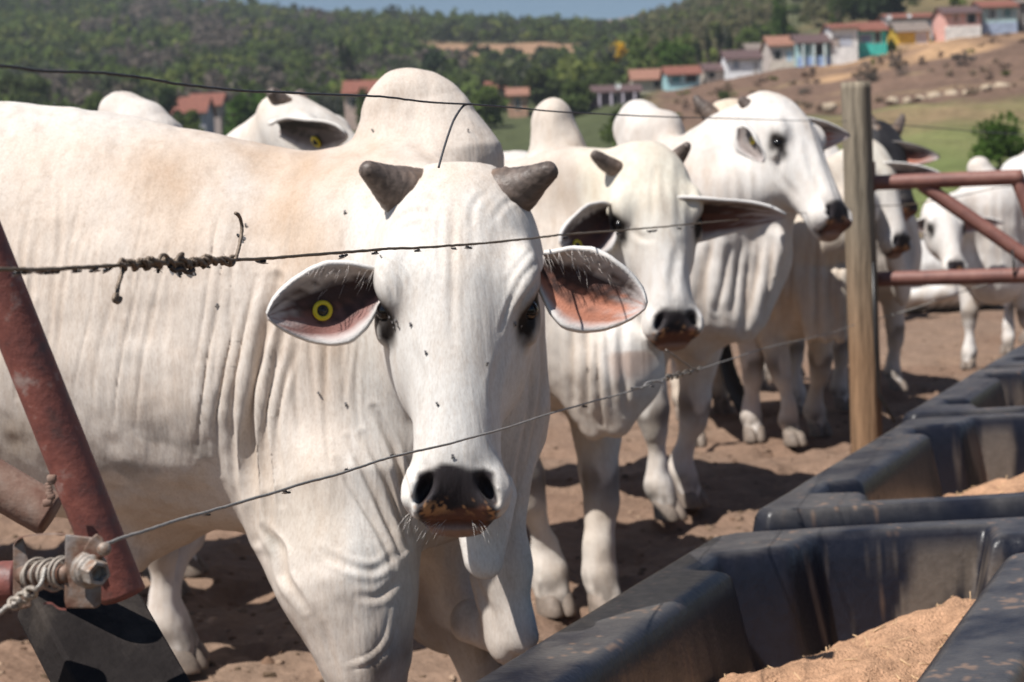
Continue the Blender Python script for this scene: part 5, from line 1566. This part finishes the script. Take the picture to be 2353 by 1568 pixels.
V.append(top_p + np.array([0, 0, .004])); C.append(np.array((.25, .22, .18)))
for j in range(na_):
    Fc.append(((nz_ - 1) * na_ + j, (nz_ - 1) * na_ + (j + 1) % na_, nz_ * na_))
po = add_mesh('fence_post', V, Fc, M['timber'], None, np.array(C))
tag(po, 'weathered round wooden fence post, grey at the top and brown below', 'post')
V, Fc = tube([POST_ for POST_ in [np.array([POST[0] + .075, POST[1] - .02, .95]), np.array([POST[0] + .078, POST[1] - .02, .5]), np.array([POST[0] + .09, POST[1] - .02, .30]), np.array([POST[0] + .16, POST[1] - .05, .16])]], .007, 8)
o = add_mesh('rubber_strap', V, Fc, M['tag_black'], None); tag(o, 'black rubber strap hanging down the side of the wooden post', 'strap')

# pipe gate beyond the post
gt = empty('pipe_gate', (*P(2180, 700, 8.75)[:2], 0)); tag(gt, 'brown steel pipe gate with a diagonal brace, right of the wooden post', 'gate')
go = np.array(gt.location)
gp = lambda x, y, d: P(x, y, d) - go
gd = lambda px: 8.72 - (px - 2005) * .0006
def bar(name, pts, r, m='gate', parent=gt):
    V, Fc = tube(spline(pts, 24), r, 16, True)
    return add_mesh(name, V, Fc, M[m], parent)
bar('rail', [gp(1996, 421, gd(1996)), gp(2350, 407, gd(2350))], .0375)
bar('rail', [gp(2008, 642, gd(2008)), gp(2560, 628, gd(2560))], .0375)
bar('brace', [gp(2118, 424, gd(2118) + .02), gp(2240, 508, gd(2240) + .02), gp(2380, 606, gd(2380) + .02)], .0355)
bar('upright', [gp(2335, 403, gd(2335) + .01), gp(2420, 620, gd(2420) + .01)], .036)
bar('hinge_pin', [gp(2006, 372, gd(2005)), gp(2008, 440, gd(2005))], .012)
bar('tie_wire', [gp(2326, 575, gd(2326) - .02), gp(2329, 600, gd(2326) - .06), gp(2330, 632, gd(2326) - .045)], .006, 'tag_black')
# the wires beyond the post
for lab, pts, c in (('thin wire carrying on past the post under the gate top rail', [(1985, 474), (2090, 470), (2200, 452), (2290, 432), (2336, 428)], RUSTY), ('thin low wire carrying on past the post below the gate', [(1985, 742), (2080, 715), (2190, 678), (2290, 645), (2400, 600)], GREY),
                    ('thin top wire carrying on past the post over the grass', [(1985, 281), (2100, 290), (2240, 302), (2400, 312)], DARK)):
    V, Fc = tube(spline([P(x, y, 8.66) for x, y in pts], 60), .0026, 6, True, .2, 3)
    o = add_mesh('fence_wire', V, Fc, M['wire'], None, wcol(len(V), c, 3)); tag(o, lab, 'wire', 'wires of the cattle fence')

# red pipe gate at the left with the ratchet wire strainer
pg = empty('red_pipe_brace', (*P(100, 1200, 1.62)[:2], 0)); tag(pg, 'red painted pipe frame cutting across the lower left corner', 'pipe brace')
po_ = np.array(pg.location)
def ptube(name, pts, r, m, n=30, cap=True, parent=None, org=None, open_end=False):
    V, Fc = tube(spline([p - (po_ if org is None else org) for p in pts], n), r, 28, cap)
    return add_mesh(name, V, Fc, M[m], parent or pg)
dA, dB = P(-60, 505, 1.60), P(284, 1368, 1.66)
V, Fc = tube(spline([dA - po_, (dA + dB) / 2 - po_, dB - po_], 60), .0215, 36, False)
nn = 60
o = add_mesh('brace', V, Fc, M['rust'], pg); md = o.modifiers.new('wall', 'SOLIDIFY'); md.thickness = .004; md.offset = -1
ptube('rail', [P(-160, 1020, 1.70), P(40, 1140, 1.70), P(118, 1184, 1.70)], .0225, 'rust_dusty')
ptube('cross_pipe', [P(-120, 1348, 1.62), P(40, 1340, 1.62)], .021, 'rust')
# chipped scars and a weld bead
mbw = MB()
for k in range(9):
    c = P(118 - 5 + rs.uniform(-8, 8), 1100 + k * 7, 1.60)
    mbw.add(*[np.array(q) if i == 0 else q for i, q in enumerate(box(c - po_, np.array([.003, .002, .0025]) * rs.uniform(.7, 1.4)))])
o = mbw.build('weld', M['rust_dusty'], pg, usecol=False)
bevel(o, .001, 1)

st = empty('wire_strainer', (*P(130, 1310, 1.52)[:2], 0)); tag(st, 'rusty ratchet wire strainer with bolt head and wound wire by the red pipe', 'wire strainer')
so = np.array(st.location)
sp = lambda x, y, d=1.52: P(x, y, d) - so
def plate(name, outline, d0, d1, m, hole=None):
    """a plate cut to outline, between depths d0 and d1"""
    n = len(outline)
    V = [sp(x, y, d0) for x, y in outline] + [sp(x, y, d1) for x, y in outline]
    Fc = [tuple(range(n)), tuple(range(n, 2 * n))[::-1]] + [(i, i + n, (i + 1) % n + n, (i + 1) % n) for i in range(n)]
    o = add_mesh(name, V, Fc, M[m], st, smooth=False)
    bevel(o, .0012, 2)
    return o
# the folded bracket: back plate, top strap, front plate and lower lip
plate('bracket_plate', [(30, 1252), (52, 1232), (60, 1268), (70, 1300), (72, 1395), (30, 1405)], 1.545, 1.548, 'steel')
plate('front_plate', [(150, 1228), (222, 1236), (234, 1262), (233, 1388), (222, 1398), (152, 1398), (148, 1380)], 1.500, 1.5035, 'steel')
V, Fc = [], []
strip = spline([(30, 1255), (42, 1236), (75, 1228), (120, 1225), (150, 1226)], 16)
for i, (x, y) in enumerate(strip):
    d = 1.547 - .047 * i / 15
    V += [sp(x, y, d - .0), sp(x, y, d + .035), sp(x, y + 4, d), sp(x, y + 4, d + .035)]
for i in range(15):
    a = i * 4
    Fc += [(a, a + 4, a + 5, a + 1), (a + 2, a + 3, a + 7, a + 6), (a, a + 2, a + 6, a + 4), (a + 1, a + 5, a + 7, a + 3)]
add_mesh('top_strap', V, Fc, M['rust_dusty'], st, smooth=False)
V, Fc = [], []
strip = spline([(100, 1385), (118, 1384), (135, 1396), (152, 1398)], 12)
for i, (x, y) in enumerate(strip):
    V += [sp(x, y, 1.503), sp(x, y, 1.545), sp(x, y + 5, 1.503), sp(x, y + 5, 1.545)]
for i in range(11):
    a = i * 4
    Fc += [(a, a + 4, a + 5, a + 1), (a + 2, a + 3, a + 7, a + 6), (a, a + 2, a + 6, a + 4), (a + 1, a + 5, a + 7, a + 3)]
add_mesh('lower_lip', V, Fc, M['rust'], st, smooth=False)
plate('pawl', [(192, 1262), (205, 1240), (222, 1226), (236, 1236), (243, 1258), (238, 1280), (220, 1284), (205, 1280), (196, 1292)], 1.492, 1.4985, 'steel')
# bolt: washer, hex head, socket
bx = nrm(sp(255, 1320, 1.47) - sp(190, 1300, 1.53)); 
def disc(name, c, ax, prof, k, m, parent=st):
    u = nrm(np.cross(ax, [0, 0, 1])); v = np.cross(u, ax)
    V = []; Fc = []
    for (rr_, hh) in prof:
        for j in range(k):
            a = j / k * 2 * math.pi + .3
            V.append(c + ax * hh + rr_ * (math.cos(a) * u + math.sin(a) * v))
    for i in range(len(prof) - 1):
        for j in range(k):
            a = i * k + j; b = i * k + (j + 1) % k
            Fc.append((a, a + k, b + k, b))
    return add_mesh(name, V, Fc, M[m], parent, smooth=(k > 8))
disc('pivot_rivet', sp(240, 1262, 1.490), nrm(np.array([.35, -1, .2])), [(0, .004), (.004, .0038), (.0058, .002), (.006, 0), (.006, -.006)], 16, 'steel_light')
ax = nrm(np.array([.62, -.78, -.05]))
disc('ratchet_wheel', sp(206, 1310, 1.497), ax, [(.0, .003), (.0155, .003), (.0162, .0015), (.0162, -.004), (.0, -.004)], 26, 'steel_light')
disc('bolt_head', sp(212, 1312, 1.490), ax, [(.0115, -.002), (.0115, .012), (.0105, .014), (.0075, .014), (.0068, .006), (.0, .006)], 6, 'steel_light')
disc('washer_flange', sp(209, 1311, 1.4935), ax, [(.0, .0035), (.0135, .0035), (.014, .002), (.014, -.001)], 22, 'steel_light')
# spool wound with wire
sa, sb = sp(52, 1322, 1.548), sp(160, 1318, 1.502)
V, Fc = tube(spline([sa, (sa + sb) / 2, sb], 12), .0085, 18); add_mesh('spool', V, Fc, M['steel'], st)
n = 340; t = np.linspace(0.12, .95, n); axs = nrm(sb - sa); u = nrm(np.cross(axs, [0, 0, 1])); v = np.cross(u, axs)
ph = t * 2 * math.pi * 12; rr_ = .0115 + .0022 * np.sin(t * 23) + .0012 * np.sin(t * 61)
V, Fc = tube(sa + (sb - sa) * t[:, None] + (np.cos(ph) * rr_)[:, None] * u + (np.sin(ph) * rr_)[:, None] * v, .0015, 7, True, .2, 3)
add_mesh('wound_wire', V, Fc, M['wire'], st, wcol(len(V), (.36, .31, .26), 31))
mb = MB()
addw(spline([sp(x, y, d) for x, y, d in [(105, 1305, 1.505), (95, 1340, 1.50), (85, 1352, 1.50), (78, 1360, 1.50)]], 30), .0019, 33, (.4, .37, .33))
for k in range(3):
    cx, cy = 70 - k * 18, 1362 + k * 12
    addw(spline([sp(cx + 13 * math.cos(a), cy + 11 * math.sin(a), 1.495 + .004 * math.sin(2 * a)) for a in np.linspace(0, 6.9, 14)], 40), .0021, 40 + k, (.34, .29, .24))
addw(spline([sp(x, y, 1.495) for x, y in [(40, 1385), (20, 1392), (0, 1408), (-30, 1425)]], 20), .0022, 44, (.36, .32, .28))
addw(spline([sp(x, y, 1.497) for x, y in [(36, 1380), (12, 1398), (-8, 1415), (-30, 1432)]], 20), .0020, 45, (.32, .28, .24))
mb.build('tail_wire', M['wire'], st)

# grey timber strut in the bottom left corner, its shade painted into the colour
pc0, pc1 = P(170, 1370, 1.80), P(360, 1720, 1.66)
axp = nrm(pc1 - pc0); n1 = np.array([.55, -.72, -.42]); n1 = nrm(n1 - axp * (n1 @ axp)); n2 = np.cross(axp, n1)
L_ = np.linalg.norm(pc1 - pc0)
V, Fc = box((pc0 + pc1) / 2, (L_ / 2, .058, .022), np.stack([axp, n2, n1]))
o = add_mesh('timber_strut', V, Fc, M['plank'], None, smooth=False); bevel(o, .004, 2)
tag(o, 'broad grey timber strut with shade painted into its colour, leaning under the red pipe', 'timber')

# ------------------------------------------------------------------ flies
def fly_mesh():
    mb_ = MB()
    def el(c, r, k=8):
        V = []; Fc = []
        for i in range(k + 1):
            for j in range(k):
                th = math.pi * i / k; ph = 2 * math.pi * j / k
                V.append((c[0] + r[0] * math.cos(th), c[1] + r[1] * math.sin(th) * math.cos(ph), c[2] + r[2] * math.sin(th) * math.sin(ph)))
        for i in range(k):
            for j in range(k):
                a = i * k + j; b = i * k + (j + 1) % k
                Fc.append((a, b, b + k, a + k))
        mb_.add(V, Fc)
    el((-.0022, 0, 0), (.0032, .0019, .0018)); el((.0016, 0, .0003), (.0017, .0016, .0016)); el((.0036, 0, 0), (.001, .0013, .0012))
    for s_ in (-1, 1):
        for x in (-.001, .001, .0022):
            mb_.add(*tube([(x, s_ * .001, -.001), (x * 1.5, s_ * .0025, -.0012), (x * 2, s_ * .0032, -.003)], .00022, 4))
    return mb_
FLYM = None
def fly(p, ax, up, label, group, s=1.0):
    global FLYM
    ax = nrm(ax); up = nrm(np.asarray(up, float) - ax * (np.asarray(up, float) @ ax)); y = np.cross(up, ax)
    mw = Matrix(((ax[0] * s, y[0] * s, up[0] * s, p[0]), (ax[1] * s, y[1] * s, up[1] * s, p[1]), (ax[2] * s, y[2] * s, up[2] * s, p[2]), (0, 0, 0, 1)))
    if FLYM is None:
        o = fly_mesh().build('fly', M['fly'], None, usecol=False)
        V = []; Fc = []
        for s_ in (-1, 1):
            b = len(V)
            pts = [(.0008, s_ * .0008), (-.002, s_ * .0026), (-.0055, s_ * .0032), (-.0066, s_ * .0018), (-.005, s_ * .0004), (-.001, s_ * .0002)]
            V += [(x, y_, .0019) for x, y_ in pts] + [(x, y_, .0021) for x, y_ in pts]
            n = len(pts)
            Fc += [tuple(b + i for i in range(n)), tuple(b + n + i for i in range(n))[::-1]] + [(b + i, b + (i + 1) % n, b + n + (i + 1) % n, b + n + i) for i in range(n)]
        w = add_mesh('wings', V, Fc, M['wing'], o, smooth=False)
        FLYM = (o, w)
    else:
        o = FLYM[0].copy(); COL.objects.link(o)
        w = FLYM[1].copy(); COL.objects.link(w); w.parent = o
    o.matrix_world = mw
    tag(o, label, 'fly', group)
rs = np.random.RandomState(21)
GM, GL, GS = 'flies on the middle wire', 'flies on the lowest wire', 'flies on the splice'
for px in (46, 62, 100, 125, 178, 215, 248, 595, 600, 790, 860, 958, 1042, 1078, 1300, 1420, 1490, 1497, 1506, 1560, 1592):
    py = np.interp(px, [30, 150, 270, 540, 700, 860, 960, 1080, 1240, 1330, 1480, 1600], [619, 617, 611, 597, 588, 575, 569, 562, 546, 537, 526, 514])
    fly(on_fence(px, py + 7, .003), (rs.choice([-1, 1]), .3, rs.uniform(-.5, .3)), (0, -.3, -1), 'small black fly hanging under the rusty middle wire', GM, rs.uniform(.8, 1.2))
for px, py in ((395, 618), (408, 626), (430, 627), (440, 622), (475, 612), (365, 615), (355, 610), (553, 545)):
    fly(on_fence(px, py, .006), (rs.uniform(-1, 1), .2, rs.uniform(-1, 1)), (.1, -1, -.3), 'black fly sitting on the twisted splice of the middle wire', GS, rs.uniform(.9, 1.3))
for px, py in ((660, 1131), (476, 1182), (905, 1048), (800, 1080), (1344, 934), (1500, 888)):
    fly(on_fence(px, py, .003), (1, .3, -.3), (0, -.6, -1), 'small fly on the grey lowest wire', GL, rs.uniform(.8, 1.1))
dg = bpy.context.evaluated_depsgraph_get()
def hit(px, py):
    ray = F_ + (px - 1176.5) / FPX * R_ - (py - 784.0) / FPX * U_
    body = [c for c in hero.children if c.name.startswith('body')][0]
    inv = body.matrix_world.inverted() if False else hero.matrix_basis.inverted()
    o_ = inv @ Vector(CAM); d_ = (inv.to_3x3() @ Vector(ray)).normalized()
    ok, loc, no, _ = body.ray_cast(o_, d_)
    if not ok: return None
    return np.array(hero.matrix_basis @ loc), np.array(hero.matrix_basis.to_3x3() @ no)
GF, GB = 'flies on the face of the large bull', 'flies on the flank and neck of the large bull'
for px, py in ((945, 747), (980, 812), (1118, 838), (1006, 930), (1040, 1050), (877, 592), (905, 742), (912, 738), (898, 730), (918, 752), (908, 755), (1182, 745), (1195, 752)):
    h_ = hit(px, py)
    if h_: fly(h_[0] + h_[1] * .0022, (rs.uniform(-.5, .5), .0, -1), h_[1], 'tiny dark fly resting on the white face of the large bull', GF, rs.uniform(.55, .8))
for px, py in ((733, 905), (498, 703), (793, 490), (796, 930), (1075, 302), (858, 302), (125, 244), (565, 520)):
    h_ = hit(px, py)
    if h_: fly(h_[0] + h_[1] * .0022, (rs.uniform(-1, 1), .0, -1), h_[1], 'tiny dark fly resting on the body of the large bull', GB, rs.uniform(.6, .85))
# ------------------------------------------------------------------ black plastic feed troughs
U2 = nrm(np.array([.40, .915])); V2 = nrm(np.array([.985, .11]))
TW, TH = .92, .50
def poly_sd(X, Y, poly):
    """signed distance (positive inside) to a polygon"""
    poly = np.asarray(poly, float); d = np.full(X.shape, 1e9); ins = np.zeros(X.shape, bool)
    for i in range(len(poly)):
        a = poly[i]; b = poly[(i + 1) % len(poly)]
        ab = b - a; L2 = ab @ ab
        t = np.clip(((X - a[0]) * ab[0] + (Y - a[1]) * ab[1]) / L2, 0, 1)
        d = np.minimum(d, np.hypot(X - a[0] - t * ab[0], Y - a[1] - t * ab[1]))
        c = ((a[1] > Y) != (b[1] > Y)) & (X < (b[0] - a[0]) * (Y - a[1]) / (b[1] - a[1] + 1e-12) + a[0])
        ins ^= c
    return np.where(ins, d, -d)

def trough(label, corner, L, seed, feed_h=.27):
    """corner = world xy of the near-left rim corner; runs L along U2, TW across V2"""
    e = empty('feed_trough', (corner[0], corner[1], 0)); tag(e, label, 'trough', 'black feed troughs in a row')
    W = TW
    nu, nv = int(L / .009), int((W + .12) / .009)
    u = np.linspace(-.06, L + .06, nu); v = np.linspace(-.06, W + .06, nv)
    Ug, Vg = np.meshgrid(u, v, indexing='ij')
    out = [(0.05, 0), (0, .05), (0, W - .05), (.05, W), (L - .05, W), (L, W - .05), (L, .05), (L - .05, 0)]
    so_ = poly_sd(Ug, Vg, out)
    # opening: long side walls, a step out at each end, then a pillar and the end bay
    a, b, c_, d_ = .11, .26, .44, .50
    inn = [(a, .27), (b, .235), (b + .03, .095), (c_, .095), (c_ + .03, .175), (L - c_ - .03, .175), (L - c_, .095), (L - b - .03, .095), (L - b, .235), (L - a, .27),
           (L - a, W - .27), (L - b, W - .235), (L - b - .03, W - .095), (L - c_, W - .095), (L - c_ - .03, W - .175), (c_ + .03, W - .175), (c_, W - .095), (b + .03, W - .095), (b, W - .235), (a, W - .27)]
    si = poly_sd(Ug, Vg, inn)
    depth = .40
    s = np.clip(si, 0, .30)
    prof = np.where(s < .05, s / .05 * .62, .62 + .38 * (1 - (1 - np.clip((s - .05) / .17, 0, 1)) ** 2))
    Z = TH - depth * prof * (si > 0)
    # lip bevel round the opening and the outer edge
    Z = Z - .016 * np.exp(-np.clip(si, 0, 1) / .012) * (si > 0) * 0 - .012 * smooth01((si + .022) / .022) * (si <= 0)
    Z = np.where(so_ < .0, TH - .02 - np.minimum(.46, (-so_) / .055 * .46), Z - .016 * (1 - smooth01(so_ / .02)) * (so_ >= 0) * 1.0)
    Z = np.maximum(Z, .02)
    Z = Z + .003 * fbm(Ug * 3, Vg * 3, seed, 2) * (so_ > 0)
    for _ in range(1):
        Zp = np.pad(Z, 1, mode='edge')
        Z = .5 * Z + .125 * (Zp[:-2, 1:-1] + Zp[2:, 1:-1] + Zp[1:-1, :-2] + Zp[1:-1, 2:])
    XY_ = Ug[..., None] * U2 + Vg[..., None] * V2
    Vt = np.concatenate([XY_, Z[..., None]], -1).reshape(-1, 3)
    # dust: on the flat rim and in stains on the end walls
    n1 = fbm(Ug * 6, Vg * 6, seed + 3, 4); n2 = fbm(Ug * 26, Vg * 26, seed + 4, 3)
    C = np.empty(Z.shape + (3,)); C[:] = (.010, .011, .018)
    rim = smooth01((-si) / .02) * smooth01((so_ + .005) / .02)
    C = mixc(C, np.array((.075, .070, .068)), np.clip(rim * (.55 + 1.0 * n1 + .6 * n2), 0, .9))
    wall = smooth01(si / .02) * smooth01((Z - .2) / .06)
    endw = smooth01((Ug - L + .34) / .1) + smooth01((.34 - Ug) / .1) + .25
    C = mixc(C, np.array((.15, .122, .10)), np.clip(wall * endw * smooth01((n1 + .7 * n2 + .10) / .3) * .85, 0, .85))
    spk = smooth01((fbm(Ug * 70, Vg * 70, seed + 6, 2) + .5 * n1 - .50) / .08)
    C = mixc(C, np.array((.42, .25, .15)), np.clip(spk * (rim * .35 + .15 * wall), 0, .6))
    fa = grid_faces(nu, nv)[:, ::-1]
    o = add_mesh('tub', Vt, fa, M['plastic'], e, C.reshape(-1, 3))
    # feed heap
    nu2, nv2 = int(L / .011), int(W / .011)
    u = np.linspace(.1, L - .1, nu2); v = np.linspace(.12, W - .12, nv2)
    Uf, Vf = np.meshgrid(u, v, indexing='ij')
    sf = poly_sd(Uf, Vf, inn)
    z = .10 + feed_h * np.exp(-((Uf - L * .52) / (L * .40)) ** 4) * (.80 + .20 * smooth01((Vf - .15) / .45)) + .05 * fbm(Uf * 4, Vf * 4, seed + 9, 3) + .016 * fbm(Uf * 22, Vf * 22, seed + 10, 3)
    z += .07 * np.exp(-((Uf - L * .80) / .25) ** 2) * np.exp(-((Vf - W * .75) / .2) ** 2)
    z = np.where(sf > .008, np.maximum(z, .07), .03)
    Cf = np.empty(z.shape + (3,)); Cf[:] = (.50, .295, .18)
    m1 = fbm(Uf * 40, Vf * 40, seed + 12, 3)
    Cf *= (1 + .35 * m1)[..., None]
    XY_ = Uf[..., None] * U2 + Vf[..., None] * V2
    fo = add_mesh('feed', np.concatenate([XY_ + np.array(corner[:2]), z[..., None]], -1).reshape(-1, 3), grid_faces(nu2, nv2)[:, ::-1], M['feed'], None, np.clip(Cf, .02, .8).reshape(-1, 3))
    tag(fo, kind='stuff')
    # straw bits in the feed
    rsx = np.random.RandomState(seed + 50)
    mbs = MB()
    for k in range(300):
        i = rsx.randint(4, nu2 - 4); j = rsx.randint(4, nv2 - 4)
        if sf[i, j] < .03 or z[i, j] < .12: continue
        p = np.array([*(XY_[i, j] + np.array(corner[:2])), z[i, j] + .002])
        dr = nrm(rsx.normal(size=3) * [1, 1, .45]); ln = rsx.uniform(.004, .018)
        mbs.add(*tube([p - dr * ln, p + dr * ln], rsx.uniform(.0006, .0016), 4), (1, 1, 1))
    if mbs.n:
        so2 = mbs.build('straw', M['straw'], None, usecol=False); tag(so2, kind='stuff')
    return e

def rim_corner(px, py):
    return G(px, py, TH)[:2]
c2 = rim_corner(1716, 1178); f2 = rim_corner(2052, 960)
c1far = rim_corner(1640, 1222)
L1 = 2.0
trough('nearest black plastic trough, full of feed, at the bottom right corner', c1far - U2 * L1, L1, 3, .26)
trough('second black trough, between the nearest one and the post', c2, float(np.linalg.norm(f2 - c2)), 4, .26)
c3 = f2 + U2 * .10
trough('third black trough, right behind the wooden post', c3, 1.75, 5, .16)
trough('farthest black trough, cut off by the right frame edge', c3 + U2 * 1.85, 1.8, 6, .16)
